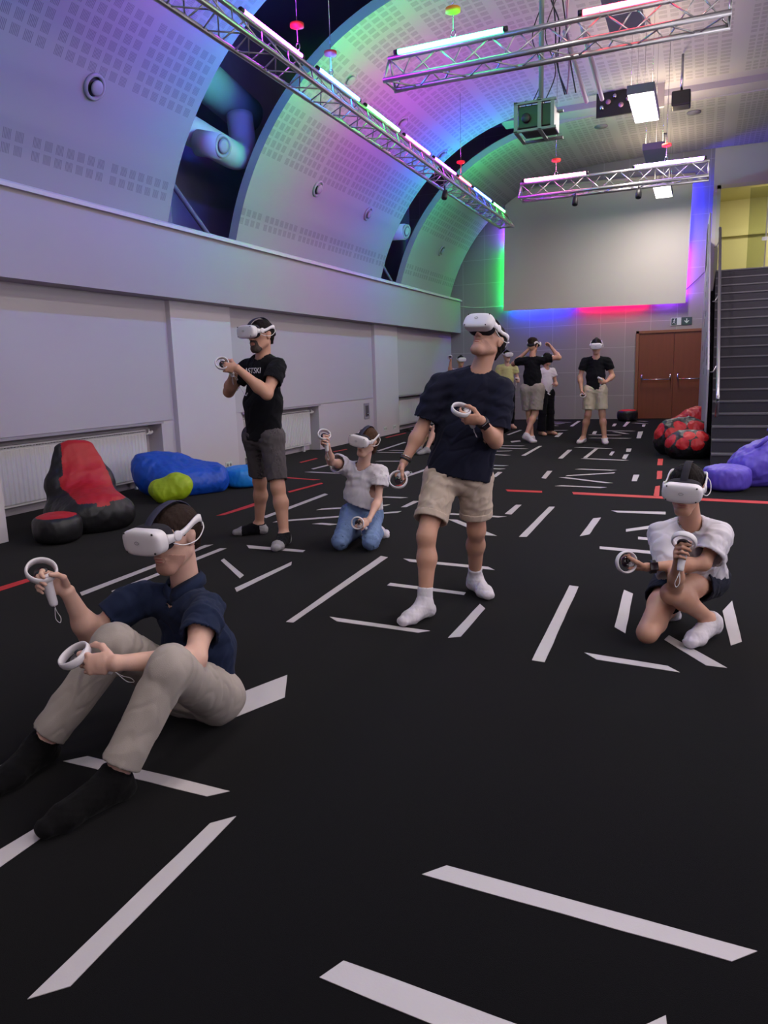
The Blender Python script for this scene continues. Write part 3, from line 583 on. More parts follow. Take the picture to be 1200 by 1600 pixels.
TAPE = [
  ('w', "long white tape strip slanting in the front left corner below the seated man's feet", None, [(-1.325,1.007),(-1.262,1.069),(-1.281,1.766),(-1.336,1.706)]),
  ('w', 'long white tape strip alone on the open carpet at the front right', None, [(-0.644,1.708),(-0.592,1.767),(0.179,1.724),(0.123,1.67)]),
  ('w', 'white tape strip cut off by the bottom edge of the photo, front centre', None, [(-0.742,1.293),(-0.712,1.357),(-0.099,1.316),(-0.187,1.242)]),
  ('w', 'pointed tip of a white tape strip at the bottom edge, right of centre', None, [(-0.01,1.463),(0.004,1.353),(-0.078,1.278),(-0.058,1.413)]),
  ('w', "white tape strip passing behind the seated man's left shin", None, [(-2.071,1.842),(-2.013,1.901),(-1.382,1.88),(-1.436,1.828)]),
  ('w', "tip of a white tape strip at the left edge beside the seated man's right foot", None, [(-2.246,1.785),(-2.267,1.767),(-2.259,1.628),(-2.159,1.547)]),
  ('w', "white tape strip leading from the seated man's left toes to the left edge", None, [(-1.832,1.508),(-1.776,1.49),(-1.78,1.183),(-1.864,1.248)]),
  ('w', "wide white tape piece under the seated man's back side", None, [(-1.69,2.797),(-1.579,2.582),(-1.712,2.262),(-1.83,2.443)]),
  ('w', 'long white slanted tape strip between the seated man and the walking man', None, [(-2.074,3.451),(-2.03,3.454),(-2.087,4.977),(-2.153,4.999)]),
  ('w', "white tape strip just in front of the walking man's right foot", None, [(-1.88,3.605),(-1.807,3.547),(-1.314,3.511),(-1.263,3.558)]),
  ('w', "white tape strip passing behind the walking man's right ankle", None, [(-1.808,4.285),(-1.81,4.346),(-1.281,4.282),(-1.277,4.228)]),
  ('w', 'white tape strip passing behind both calves of the walking man', None, [(-1.963,4.972),(-1.884,4.897),(-1.243,4.844),(-1.306,4.914)]),
  ('w', "short slanted white tape strip in front of the walking man's left foot", None, [(-1.141,3.486),(-1.084,3.524),(-1.086,4.011),(-1.137,4.084)]),
  ('w', 'white tape strip under the left foot of the man standing at the wall', None, [(-3.359,5.038),(-3.275,4.945),(-2.788,4.947),(-2.8,5.009)]),
  ('w', "slanted white tape strip right of the seated man's shoulder", None, [(-2.721,4.657),(-2.678,4.573),(-2.678,3.872),(-2.74,3.943)]),
  ('w', "very short tape strip tilted the other way right of the seated man's headset", None, [(-3.275,4.599),(-3.264,4.542),(-2.839,4.153),(-2.859,4.232)]),
  ('w', 'long white tape strip behind the seated man, nearer of the parallel pair', None, [(-3.506,4.881),(-3.454,4.895),(-3.441,3.61),(-3.49,3.64)]),
  ('w', 'long white tape strip behind the seated man, farther of the parallel pair', None, [(-3.7,4.944),(-3.646,4.983),(-3.605,3.501),(-3.673,3.554)]),
  ('r', "red tape strip running to the left edge behind the seated man's raised hand", None, [(-4.3,3.879),(-4.232,3.81),(-4.232,3.179),(-4.336,3.263)]),
  ('w', 'long upright white tape strip left of the crouching person', None, [(-0.705,4.617),(-0.648,4.604),(-0.615,3.316),(-0.675,3.321)]),
  ('w', "white tape piece just left of the crouching person's planted knee", None, [(-0.377,4.614),(-0.32,4.547),(-0.3,3.827),(-0.362,3.91)]),
  ('w', "white tape piece right of the crouching person's heel", None, [(0.221,4.568),(0.166,4.355),(0.19,3.806),(0.241,3.877)]),
  ('w', "white tape strip in front of the crouching person's knee with pointed ends", None, [(-0.459,3.495),(-0.393,3.423),(-0.03,3.385),(-0.083,3.445)]),
  ('w', "white tape strip running under the crouching person's foot", None, [(-0.093,3.864),(-0.112,3.791),(0.078,3.506),(0.165,3.504)]),
  ('w', "short white tape piece right of the walking man's shorts", None, [(-1.664,7.34),(-1.609,7.353),(-1.591,6.831),(-1.657,6.848)]),
  ('w', "long slanted white tape strip right of the walking man's knee", None, [(-1.326,7.308),(-1.272,7.321),(-1.252,5.921),(-1.312,5.905)]),
  ('w', 'short slanted white tape piece midway between walking man and crouching person', None, [(-0.841,6.825),(-0.78,6.871),(-0.785,6.144),(-0.849,6.053)]),
  ('w', "white tape line ending behind the crouching person's headset", None, [(-0.729,7.239),(-0.248,7.287),(-0.243,7.159),(-0.663,7.154)]),
  ('w', "white tape line tilting up behind the crouching person's shoulder", None, [(-0.524,6.419),(-0.226,6.743),(-0.221,6.605),(-0.515,6.317)]),
  ('w', "stub of white tape line beside the crouching person's sleeve", None, [(-0.408,6.146),(-0.224,6.123),(-0.22,6.031),(-0.401,6.052)]),
  ('w', "white tape line behind the crouching person's raised forearm", None, [(-0.655,5.733),(-0.183,5.674),(-0.178,5.575),(-0.645,5.65)]),
  ('r', "short red tape line right of the walking man's shorts", None, [(-1.995,8.279),(-1.578,8.259),(-1.555,8.141),(-1.942,8.15)]),
  ('r', 'long red tape line running to the right edge behind the crouching person', None, [(-1.248,8.251),(0.983,8.04),(0.966,7.895),(-1.212,8.105)]),
  ('r', 'small red tape square, farthest of the three by the dotted bean bag', None, [(-0.525,11.49),(-0.455,11.499),(-0.431,10.755),(-0.496,10.745)]),
  ('r', 'small red tape square, middle of the three behind the crouching person', None, [(-0.466,10.152),(-0.405,10.163),(-0.381,9.464),(-0.435,9.399)]),
  ('r', 'small red tape square, nearest of the three beside the headset', None, [(-0.42,8.841),(-0.375,8.898),(-0.348,8.187),(-0.401,8.134)]),
  ('r', 'short red tape strip nearest the wall radiators behind the kneeling woman', None, [(-5.905,11.776),(-5.965,11.844),(-5.91,12.282),(-5.85,12.214)]),
  ('r', "short red tape strip left of the kneeling woman's raised controller arm", None, [(-5.715,10.234),(-5.783,10.294),(-5.785,10.858),(-5.717,10.798)]),
  ('r', "red tape strip just right of the standing man's shorts, upper of a pair", None, [(-5.179,8.669),(-5.105,8.721),(-4.525,8.588),(-4.599,8.536)]),
  ('r', "red tape strip just right of the standing man's knee, lower of a pair", None, [(-4.389,7.546),(-4.451,7.612),(-4.387,8.349),(-4.325,8.283)]),
  ('r', "red tape strip left of the standing man's ankles", None, [(-4.386,6.082),(-4.329,6.131),(-4.308,6.689),(-4.411,6.826)]),
  ('r', 'red tape line along the cables at the foot of the far left wall', None, [(-6.029,14.516),(-6.097,14.576),(-6.107,15.767),(-6.039,15.707)]),
  ('r', "tiny red tape piece beside the walking man's lowered controller", None, [(-3.355,8.296),(-3.311,8.374),(-3.249,8.387),(-3.293,8.309)]),
  ('r', 'tiny red tape piece on the floor in front of the brown double door', None, [(-0.779,19.456),(-0.715,19.522),(-0.628,19.518),(-0.692,19.452)]),
  ('w', "white tape line between the standing man's calves and the kneeling woman", None, [(-3.825,6.098),(-3.895,6.156),(-3.941,7.576),(-3.871,7.518)]),
  ('w', "white tape line crossing behind the kneeling woman's waist", None, [(-3.537,6.599),(-3.523,6.689),(-2.923,7.073),(-2.937,6.983)]),
  ('w', "longest white tape line behind the kneeling woman's thighs", None, [(-3.644,5.926),(-3.638,6.016),(-2.669,6.75),(-2.675,6.66)]),
  ('w', "short white tape line at the kneeling woman's right knee", None, [(-3.243,5.955),(-3.179,6.019),(-2.989,6.007),(-3.053,5.943)]),
  ('w', "white tape line right of the kneeling woman's sleeve", None, [(-3.224,7.467),(-3.162,7.533),(-2.897,7.527),(-2.959,7.461)]),
  ('w', "short white tape piece left of the walking man's shorts hem", None, [(-2.754,6.952),(-2.703,6.971),(-2.691,7.339),(-2.758,7.324)]),
  ('w', "slanted white tape line left of the walking man's shirt hem", None, [(-3.486,9.049),(-3.552,9.111),(-3.518,9.874),(-3.452,9.812)]),
  ('w', "white tape line left of the kneeling woman's shirt, upper of two", None, [(-5.129,9.534),(-5.195,9.596),(-5.164,10.289),(-5.098,10.227)]),
  ('w', "white tape line left of the kneeling woman's shirt, lower of two", None, [(-5.106,9.233),(-5.038,9.293),(-4.473,9.224),(-4.541,9.164)]),
  ('w', "white tape line rising right of the kneeling woman's headset", None, [(-5.132,11.975),(-5.204,12.031),(-5.313,13.655),(-5.241,13.599)]),
  ('w', "white tape line through the walking man's wrist, level and long", None, [(-5.106,11.806),(-5.042,11.87),(-4.107,11.802),(-4.171,11.738)]),
  ('w', "short level white tape line above the walking man's bracelet", None, [(-5.02,12.151),(-4.954,12.213),(-4.691,12.189),(-4.757,12.127)]),
  ('w', "level white tape line right of the kneeling woman's neck", None, [(-4.605,10.583),(-4.551,10.657),(-4.211,10.69),(-4.265,10.616)]),
  ('w', "white tape line between the walking man's knees, level", None, [(-2.212,6.689),(-2.148,6.753),(-1.61,6.721),(-1.674,6.657)]),
  ('w', "white tape line between the walking man's knees, sloping down", None, [(-2.099,6.461),(-2.009,6.463),(-1.494,5.895),(-1.584,5.893)]),
  ('w', 'tape line of four before the far man, the level line on top of the four', None, [(-1.502,10.148),(-1.434,10.208),(-0.967,10.155),(-1.035,10.095)]),
  ('w', 'tape line of four before the far man, the line rising to the right', None, [(-1.519,9.466),(-1.507,9.556),(-0.962,9.924),(-0.974,9.834)]),
  ('w', 'tape line of four before the far man, the line sloping down to the right', None, [(-1.579,9.348),(-1.493,9.374),(-0.892,9.0),(-0.978,8.974)]),
  ('w', 'tape line of four before the far man, the level line lowest of the four', None, [(-1.506,8.647),(-1.44,8.709),(-0.927,8.666),(-0.993,8.604)]),
  ('w', 'short slanted white tape piece nearest left of the four stacked tape lines', None, [(-1.83,9.92),(-1.764,9.931),(-1.714,9.214),(-1.778,9.259)]),
  ('w', 'short white tape piece nearest right of the four stacked tape lines', None, [(-0.724,9.742),(-0.656,9.754),(-0.645,9.199),(-0.702,9.188)]),
  ('w', "level white tape line just in front of the far man's feet", None, [(-1.939,12.961),(-1.863,13.011),(-1.301,12.86),(-1.377,12.81)]),
  ('w', "slanted white tape strip below the far man's right foot", None, [(-1.578,12.81),(-1.522,12.816),(-1.527,11.475),(-1.582,11.467)]),
  ('w', 'slanted white tape strip between the two far men, nearest the camera', None, [(-1.984,12.564),(-1.912,12.572),(-1.865,11.345),(-1.93,11.336)]),
  ('w', 'slanted tape strip just below the crossed feet of the man seen from behind', None, [(-2.573,13.139),(-2.518,13.144),(-2.491,11.65),(-2.555,11.641)]),
  ('w', "tiny white tape piece in front of the far man's left foot", None, [(-1.266,12.38),(-1.218,12.386),(-1.202,11.816),(-1.252,11.897)]),
  ('w', 'tiny white tape square right of the far man, upper of two', None, [(-1.078,12.863),(-0.999,12.871),(-0.979,12.385),(-1.046,12.377)]),
  ('w', 'tiny white tape square right of the far man, lower of two', None, [(-1.039,11.977),(-0.973,12.038),(-0.959,11.381),(-1.02,11.462)]),
  ('w', 'level white tape line under the two tiny tape squares', None, [(-1.598,11.361),(-1.524,11.413),(-0.909,11.259),(-0.983,11.207)]),
  ('w', 'short upright white tape piece at the right end of the far tape cluster', None, [(-1.141,16.18),(-1.049,16.293),(-0.988,14.711),(-1.062,14.706)]),
  ('w', "short white tape piece just right of the far man's right shin", None, [(-2.039,16.269),(-1.966,16.27),(-1.912,15.586),(-1.99,15.643)]),
  ('w', 'short slanted white tape piece between black trousers and the far man', None, [(-2.695,15.865),(-2.603,15.868),(-2.532,14.891),(-2.627,14.956)]),
  ('w', 'level white tape line right of the black trouser hem', None, [(-2.984,16.464),(-2.926,16.534),(-2.611,16.54),(-2.669,16.47)]),
  ('w', "slanted white tape piece left of the far man's knees by the back wall", None, [(-2.824,19.364),(-2.745,19.361),(-2.672,17.603),(-2.749,17.681)]),
  ('w', 'slanted white tape line left of the man seen from behind', None, [(-3.617,15.317),(-3.685,15.377),(-3.681,16.603),(-3.613,16.543)]),
  ('w', 'tiny tape piece left of the crossed feet of the man seen from behind', None, [(-3.278,13.987),(-3.137,14.178),(-3.069,13.926),(-3.194,13.73)]),
  ('w', "slanted white tape piece beside the walking man's shirt hem on the right", None, [(-2.409,9.271),(-2.352,9.228),(-2.38,9.696),(-2.446,9.717)]),
  ('w', "topmost of six level tape lines at the walking man's elbow", "white tape lines beside the walking man's elbow", [(-3.37,13.101),(-3.31,13.169),(-2.825,13.169),(-2.885,13.101)]),
  ('w', "second of six level tape lines at the walking man's elbow", "white tape lines beside the walking man's elbow", [(-3.285,12.748),(-3.213,12.802),(-2.661,12.689),(-2.733,12.635)]),
  ('w', "third of six level tape lines at the walking man's elbow", "white tape lines beside the walking man's elbow", [(-3.229,12.154),(-3.193,12.238),(-2.86,12.346),(-2.896,12.262)]),
  ('w', "fourth of six level tape lines at the walking man's elbow", "white tape lines beside the walking man's elbow", [(-3.134,11.732),(-3.056,11.78),(-2.734,11.682),(-2.812,11.634)]),
  ('w', "fifth of six level tape lines, beside the walking man's shirt hem", "white tape lines beside the walking man's elbow", [(-2.771,10.338),(-2.711,10.406),(-2.466,10.408),(-2.526,10.34)]),
  ('w', "lowest of six level tape lines, beside the walking man's shirt hem", "white tape lines beside the walking man's elbow", [(-2.725,10.014),(-2.657,10.074),(-2.424,10.044),(-2.492,9.984)]),
  ('w', "upper level tape line right of the far man's left shin", "white tape lines behind the far man's ankles", [(-1.851,16.408),(-1.781,16.466),(-1.207,16.381),(-1.277,16.323)]),
  ('w', "short tape line slanting off right of the far man's left shin", "white tape lines behind the far man's ankles", [(-1.651,16.175),(-1.561,16.159),(-1.265,15.662),(-1.355,15.678)]),
  ('w', "level tape line behind the far man's ankles, nearer the wall", "white tape lines behind the far man's ankles", [(-2.033,15.403),(-1.967,15.465),(-1.39,15.404),(-1.456,15.342)]),
  ('w', "level tape line behind the far man's ankles, nearer the camera", "white tape lines behind the far man's ankles", [(-1.94,14.703),(-1.876,14.767),(-1.149,14.731),(-1.213,14.667)]),
  ('w', "slanted white tape piece nearest the back wall, right of the far man's thigh", 'white tape pieces near the door', [(-1.619,19.089),(-1.53,19.085),(-1.513,17.559),(-1.572,17.596)]),
  ('w', "tiny slanted tape piece just right of the far man's knee", 'white tape pieces near the door', [(-1.853,18.462),(-1.781,18.46),(-1.745,17.672),(-1.815,17.673)]),
  ('w', 'level tape line below another just left of the door pouf', 'white tape pieces near the door', [(-1.466,18.646),(-1.378,18.666),(-1.079,18.453),(-1.167,18.433)]),
  ('w', 'level tape line closest to the back wall below the door pouf', 'white tape pieces near the door', [(-1.417,19.287),(-1.329,19.309),(-1.128,19.168),(-1.216,19.146)]),
  ('w', 'tiny tape piece under the two level lines near the door', 'white tape pieces near the door', [(-1.188,18.165),(-1.119,18.164),(-1.102,17.483),(-1.161,17.557)]),
  ('w', 'thin tape line closest to the back wall right of the black trousers', 'white tape lines by the back wall', [(-3.476,19.146),(-3.392,19.18),(-2.909,18.938),(-2.993,18.904)]),
  ('w', 'second thin tape line from the back wall right of the black trousers', 'white tape lines by the back wall', [(-3.396,18.7),(-3.312,18.732),(-3.005,18.573),(-3.089,18.541)]),
  ('w', 'third thin tape line from the back wall right of the black trousers', 'white tape lines by the back wall', [(-3.306,18.305),(-3.232,18.357),(-3.041,18.311),(-3.115,18.259)]),
  ('w', 'shortest thin tape line right of the black trousers, fourth from the wall', 'white tape lines by the back wall', [(-3.267,17.984),(-3.177,17.98),(-3.014,17.779),(-3.104,17.783)]),
]
# ------------------------------------------------------------------ bean bags and poufs
def bag_mesh(name, prims, k, h, m, parent, org, fold=.010, seed=1, fs=4., flat=True, zmin=.004, regions=None, names=None, extra=None, fdir=(0,0,1), fst=1.6):
    lo, hi = bounds(prims, .05); g = Grid(lo, hi, h); D = g.prims(prims, k)
    if flat: D = smin(-D*0+D, D, .0001); D = np.maximum(D, g.plane((0,0,zmin), (0,0,-1)))
    V, F = surfnet(D, g); V = relax(V, F, 2); N = vnorm(V, F)
    fd = nrm(fdir); Q = V - np.outer(V@fd, fd)*(1-1/fst)
    w = snoise(Q*fs, seed, 4); w2 = -np.abs(snoise(Q*fs*1.3, seed+5, 2)); V = V + N*(fold*(w+.9*w2)*np.clip((V[:,2]-.01)/.06, 0, 1))[:,None]
    if regions is None: return np_mesh(name, V-org, F, m, parent)
    cn = V[F].mean(1); rid = regions(cn); out = []
    for i, (nm, mm) in enumerate(zip(names, m)):
        if (rid == i).any(): out.append(np_mesh(nm, V-org, F[rid == i], mm, parent))
    return out
LEA = lambda n, c, r=.42: mat(n, c, r, bump=.35, bscale=160, noise=.06, nscale=6)
LBK = LEA('black_leatherette', (26,25,28)); LRD = LEA('red_leatherette', (178,20,30), .5); LBL = LEA('blue_nylon', (18,78,190), .5); LLB = LEA('light_blue_nylon', (24,128,214), .5)
LIM = LEA('lime_nylon', (164,190,28), .55); PUR = LEA('purple_nylon', (92,74,190), .5)
# red and black lounge chair
o_ = A_(-5.35,5.50,0); t = thing('bean_bag_chair', 'red and black bean bag lounge chair with tall back by the radiator', 'bean bag', tuple(o_))
O_ = A_(-5.45,5.44,0); d_ = nrm((.86,-.5,0)); s_ = nrm((.5,.86,0)); zz = lambda p, z: p+A_(0,0,z)
P_ = [C(zz(O_+.10*d_,.15), zz(O_+.46*d_,.14), .215, .20, s_, 1.7), C(zz(O_-.0*d_,.15), zz(O_-.04*d_,.40), .17, .13, s_, 1.9), C(zz(O_-.04*d_,.40), zz(O_-.13*d_,.735), .115, .07, s_, 2.7), C(zz(O_+.1*d_,.25), zz(O_+.5*d_,.20), .15, .13, s_, 1.4)]
def rg(c):
    rel = c-O_; u_ = rel@d_; v_ = rel@s_; z = c[:,2]
    seat = (np.abs(v_) < .215-.16*np.clip((u_-.1)/.5,0,1)) & (z > .25) & (u_ > .05)
    back = (np.abs(v_-.04) < .24-.08*np.clip((z-.3)/.5,0,1)) & (z > .28) & (u_ > -.04-.27*(z-.40))
    return (seat | back).astype(int)
bag_mesh('', P_, .10, .012, [LBK, LRD], t, o_, .006, 3, 3.6, regions=rg, names=['black_body','red_seat_panel'])
o_ = A_(-5.03,4.70,0); t = thing('round_pouf', 'black round pouf with red top in front of the red bean bag', 'pouf', tuple(o_))
def pouf(t, o_, r, hgt, ms, nm, seed, fold=.003):
    P_ = []; 
    for z in np.linspace(.05, hgt-.05, 9): P_ += [E((o_[0],o_[1],z), (r,r,.055))]
    bag_mesh('', P_, .05, .010, ms, t, o_, fold, seed, 5., regions=lambda c: ((c[:,2] > hgt-.022) & (np.hypot(c[:,0]-o_[0], c[:,1]-o_[1]) < r*.93)).astype(int), names=nm)
pouf(t, o_, .175, .25, [LBK, LRD], ['black_side','red_top'], 5)
# blue bag, lime pouf, light blue pouf
o_ = A_(-5.62,7.35,0); t = thing('bean_bag', 'large bright blue bean bag against the pillar', 'bean bag', tuple(o_))
bag_mesh('bag_shell', [C((-5.85,6.98,.22),(-5.42,7.55,.16),.23,.16), C((-5.95,6.95,.36),(-5.75,7.25,.36),.16,.13), C((-5.85,7.3,.2),(-5.5,7.5,.14),.2,.17), C((-5.6,6.95,.16),(-5.3,7.4,.15),.18,.15)], .15, .012, LBL, t, o_, .010, 8, 3.6)
o_ = A_(-5.36,6.62,0); t = thing('small_pouf', 'lime green cushion pouf leaning on the blue bean bag', 'pouf', tuple(o_))
bag_mesh('cushion_shell', [C((-5.50,6.60,.15),(-5.25,6.70,.19),.115,.115,(0.2,-.2,1),1.05), C((-5.43,6.62,.10),(-5.33,6.68,.235),.10,.10), C((-5.42,6.58,.11),(-5.28,6.66,.13),.105,.10)], .06, .010, LIM, t, o_, .005, 2, 5.)
o_ = A_(-5.22,7.86,0); t = thing('round_pouf', 'small light blue pouf between the blue bean bag and the standing man', 'pouf', tuple(o_))
pouf(t, o_, .24, .26, [LLB, LLB], ['side','top'], 9, .004)
# dotted bags by the stairs
def dots(c, ctr, n, seed, rr):
    r = np.random.RandomState(seed); q = (c-ctr)/np.linalg.norm(c-ctr, axis=1)[:,None]; m = np.zeros(len(c), bool)
    D_ = [nrm((math.cos(a)*math.cos(e), math.sin(a)*math.cos(e), math.sin(e))) for a, e in [(-1.9,.15),(-1.1,.1),(-2.7,.25),(-1.55,.75),(-.6,.6),(-2.4,.85),(-.3,.1),(1,.5),(2.4,.6),(0.5,1.2)]]
    for d in D_[:n]: m |= q@d > math.cos(rr)
    return m.astype(int)
o_ = A_(-.22,11.95,0); t = thing('bean_bag', 'black bean bag with red patches slumped behind the dotted one by the stairs', 'bean bag', tuple(o_))
bag_mesh('', [C((-.38,12.15,.22),(-.06,12.2,.28),.26,.24), C((-.40,12.1,.35),(-.15,12.25,.40),.16,.14)], .12, .014, [LBK, LRD], t, o_, .012, 12, 4., regions=lambda c: dots(c, A_(-.25,12.17,.28), 5, 1, .36), names=['black_body','red_patches'])
o_ = A_(-.12,11.55,0); t = thing('bean_bag', 'black bean bag with red round patches in front by the foot of the stairs', 'bean bag', tuple(o_))
bag_mesh('', [C((-.24,11.6,.18),(.0,11.6,.20),.2,.19), E((-.12,11.6,.2), (.28,.24,.2))], .1, .012, [LBK, LRD], t, o_, .010, 14, 4., regions=lambda c: dots(c, A_(-.12,11.6,.2), 5, 2, .36), names=['black_body','red_patches'])
o_ = A_(-.14,15.2,0); t = thing('bean_bag', 'plain red bean bag behind the dotted ones in front of the brown door', 'bean bag', tuple(o_))
bag_mesh('bag_shell', [C((-.35,15.2,.18),(-.05,15.3,.30),.2,.24), C((-.1,15.3,.35),(-.02,15.3,.42),.18,.12)], .1, .014, LRD, t, o_, .012, 15, 4.)
o_ = A_(-1.62,19.3,0); t = thing('round_pouf', 'small black pouf with red top at the left of the brown door', 'pouf', tuple(o_)); pouf(t, o_, .22, .28, [LBK, LRD], ['black_side','red_top'], 5)
# purple
o_ = A_(.72,9.15,0); t = thing('bean_bag', 'large purple bean bag with a twisted top at the right edge', 'bean bag', tuple(o_))
bag_mesh('bag_shell', [C((.52,9.1,.18),(1.0,9.2,.2),.22,.24), C((.65,9.15,.3),(.85,9.2,.40),.2,.14), C((.74,9.12,.42),(.88,9.1,.62),.10,.05), C((.9,9.15,.4),(.98,9.1,.66),.09,.04)], .12, .012, PUR, t, o_, .012, 17, 3.8)
MB().tube(spline([(-.02,-.05,.62),(.02,-.12,.58),(-.06,-.16,.50),(-.14,-.12,.42)]), [.02]*19, 8).build('handle_loop', PUR, t)
o_ = A_(.30,8.72,0); t = thing('round_pouf', 'purple round pouf in front of the purple bean bag', 'pouf', tuple(o_)); pouf(t, o_, .215, .27, [PUR, PUR], ['side','top'], 19, .005)
t = thing('bean_bag', 'red bean bag corner peeking over the stair top in the upper doorway', 'bean bag', (1.05,19.5,3.04)); bag_mesh('bag_shell', [C((.92,19.5,3.12),(1.2,19.55,3.16),.1,.13)], .1, .02, LRD, t, A_(1.05,19.5,3.04), .01, 3, 4., zmin=3.045)

# ------------------------------------------------------------------ floor tape
TW = mat('white_tape', (182,175,178), .6, noise=.05, nscale=12, bump=.15, bscale=200); TRD = mat('red_tape', (190,24,28), .6)
for c, lbl, grp, q in TAPE:
    n = len(q); cx = sum(p[0] for p in q)/n; cy = sum(p[1] for p in q)/n; r = random.Random(round(cx*1000))
    top = []
    for i in range(4):                       # slightly uneven hand-torn edges
        a, b = q[i], q[(i+1)%4]; L_ = math.dist(a, b); k = max(1, int(L_/.12)) if L_ > .3 else 1
        nx, ny = -(b[1]-a[1])/max(L_,1e-6), (b[0]-a[0])/max(L_,1e-6)
        for j in range(k):
            e = 0 if j == 0 else r.uniform(-.0016,.0016); f = j/k; top.append((a[0]+(b[0]-a[0])*f+nx*e-cx, a[1]+(b[1]-a[1])*f+ny*e-cy))
    area = sum(top[i][0]*top[(i+1)%len(top)][1]-top[(i+1)%len(top)][0]*top[i][1] for i in range(len(top)))
    if area < 0: top = top[::-1]
    m = len(top); mb = MB().add([(x,y,.0005) for x,y in top]+[(x,y,.0022) for x,y in top], [tuple(range(m))[::-1], tuple(range(m,2*m))]+[(i,(i+1)%m,(i+1)%m+m,i+m) for i in range(m)])
    o = mb.build('tape_strip', TW if c == 'w' else TRD); o.location = (cx,cy,0); tag(o, lbl, 'floor tape', grp or ('white tape strips on the carpet' if c == 'w' else 'red tape strips on the carpet'))
# ------------------------------------------------------------------ people
def hand_prims(W, D, T, side, s=1., curl=(50,70,45), icurl=(35,55,40), thumb=1.):
    D = nrm(D); T = nrm(np.array(T)-D*(np.array(T)@D)); N = np.cross(T, D)*(1 if side == 'R' else -1)
    P = [C(W, W+.05*s*D, .020*s, .017*s, T, 1.35), C(W+.035*s*D, W+.082*s*D, .0165*s, .0145*s, T, 2.35)]
    fs = [(.030,.088,(.040,.024,.020)), (.0105,.093,(.044,.028,.021)), (-.010,.089,(.041,.026,.020)), (-.029,.080,(.033,.02,.018))]
    for i, (o, b, ls) in enumerate(fs):
        p = W + s*(b*D + o*T); th = 0; cu = icurl if i == 0 else curl; r = .0092 - .0006*i
        for j, l in enumerate(ls):
            th += math.radians(cu[j]); q = p + s*l*(math.cos(th)*D + math.sin(th)*N + (.04-.03*i)*T*.3)
            P.append(C(p, q, s*(r-.0007*j), s*(r-.0007*(j+1)))); p = q
    p0 = W + s*(.022*D + .026*T + .008*N); p1 = p0 + s*.042*nrm(.62*D + .62*T + .45*N)
    p2 = p1 + s*.032*nrm(.85*D + .15*thumb*T + .55*N); p3 = p2 + s*.024*nrm(.8*D - .25*thumb*T + .55*N)
    P += [C(p0, p1, s*.0145, s*.0115), C(p1, p2, s*.0112, s*.0098), C(p2, p3, s*.0098, s*.0082)]
    grip = W + s*(.078*D + .030*N)
    return P, (D, T, N, grip)
def head_frame(f, u):
    f = nrm(f); r = nrm(np.cross(f, u)); u = np.cross(r, f); return np.stack([r, f, u], 1)
def head_prims(c, M, s=1.):
    L = lambda *v: c + M@(np.array(v)*s)
    r_ = lambda *v: np.array(v)*s
    P = [E(L(0,-.012,.028), r_(.077,.096,.081), M), E(L(0,.026,-.018), r_(.066,.068,.096), M),
         C(L(.048,-.005,-.064), L(.018,.064,-.110), .022*s, .017*s), C(L(-.048,-.005,-.064), L(-.018,.064,-.110), .022*s, .017*s),
         C(L(-.013,.074,-.113), L(.013,.074,-.113), .017*s), C(L(0,.054,-.06), L(0,.062,-.095), .036*s, .028*s), E(L(0,-.075,-.02), r_(.055,.04,.06), M)]
    F_ = [C(L(0,.094,.012), L(0,.116,-.028), .009*s, .012*s), E(L(.012,.106,-.036), r_(.009,.01,.008), M), E(L(-.012,.106,-.036), r_(.009,.01,.008), M),
          E(L(0,.092,-.064), r_(.026,.012,.006), M), E(L(0,.090,-.076), r_(.023,.012,.007), M),
          C(L(-.03,.085,.03), L(.03,.085,.03), .012*s), C(L(.05,.06,-.012), L(.03,.078,-.02), .014*s), C(L(-.05,.06,-.012), L(-.03,.078,-.02), .014*s)]
    for x in (-1, 1):
        F_ += [E(L(x*.079,-.008,-.008), r_(.009,.02,.031), M), E(L(x*.084,-.014,.006), r_(.007,.014,.017), M)]
    return P, F_
def two_res(name, groups, lo, hi, h, fine, hf, m, parent, org, cuts=()):
    """groups: list of (prims, k); joined with k 0.012. fine: list of (centre, radius) meshed at hf"""
    def field(g):
        D = None
        for ps, k in groups:
            d = g.prims(ps, k); D = d if D is None else smin(D, d, .012)
        for pt, n in cuts: D = np.maximum(D, g.plane(pt, n))
        return D
    g = Grid(lo, hi, h); V, F = surfnet(field(g), g); Vs, Fs = [], []
    cen = V[F].mean(1); keep = np.ones(len(F), bool)
    for c, r in fine: keep &= np.linalg.norm(cen-c, axis=1) > r
    Vs.append(V); Fs.append(F[keep]); off = len(V)
    for i, (c, r) in enumerate(fine):
        g2 = Grid(c-r-2*hf-h, c+r+2*hf+h, hf); V2, F2 = surfnet(field(g2), g2); V2 = relax(V2, F2, 1, .4)
        cn = V2[F2].mean(1); k = np.linalg.norm(cn-c, axis=1) < r+h*1.1
        for c3, r3 in fine[:i]: k &= np.linalg.norm(cn-c3, axis=1) > r3
        Vs.append(V2); Fs.append(F2[k]+off); off += len(V2)
    V = np.concatenate(Vs); F = np.concatenate(Fs)
    return np_mesh(name, V-org, F, m, parent)
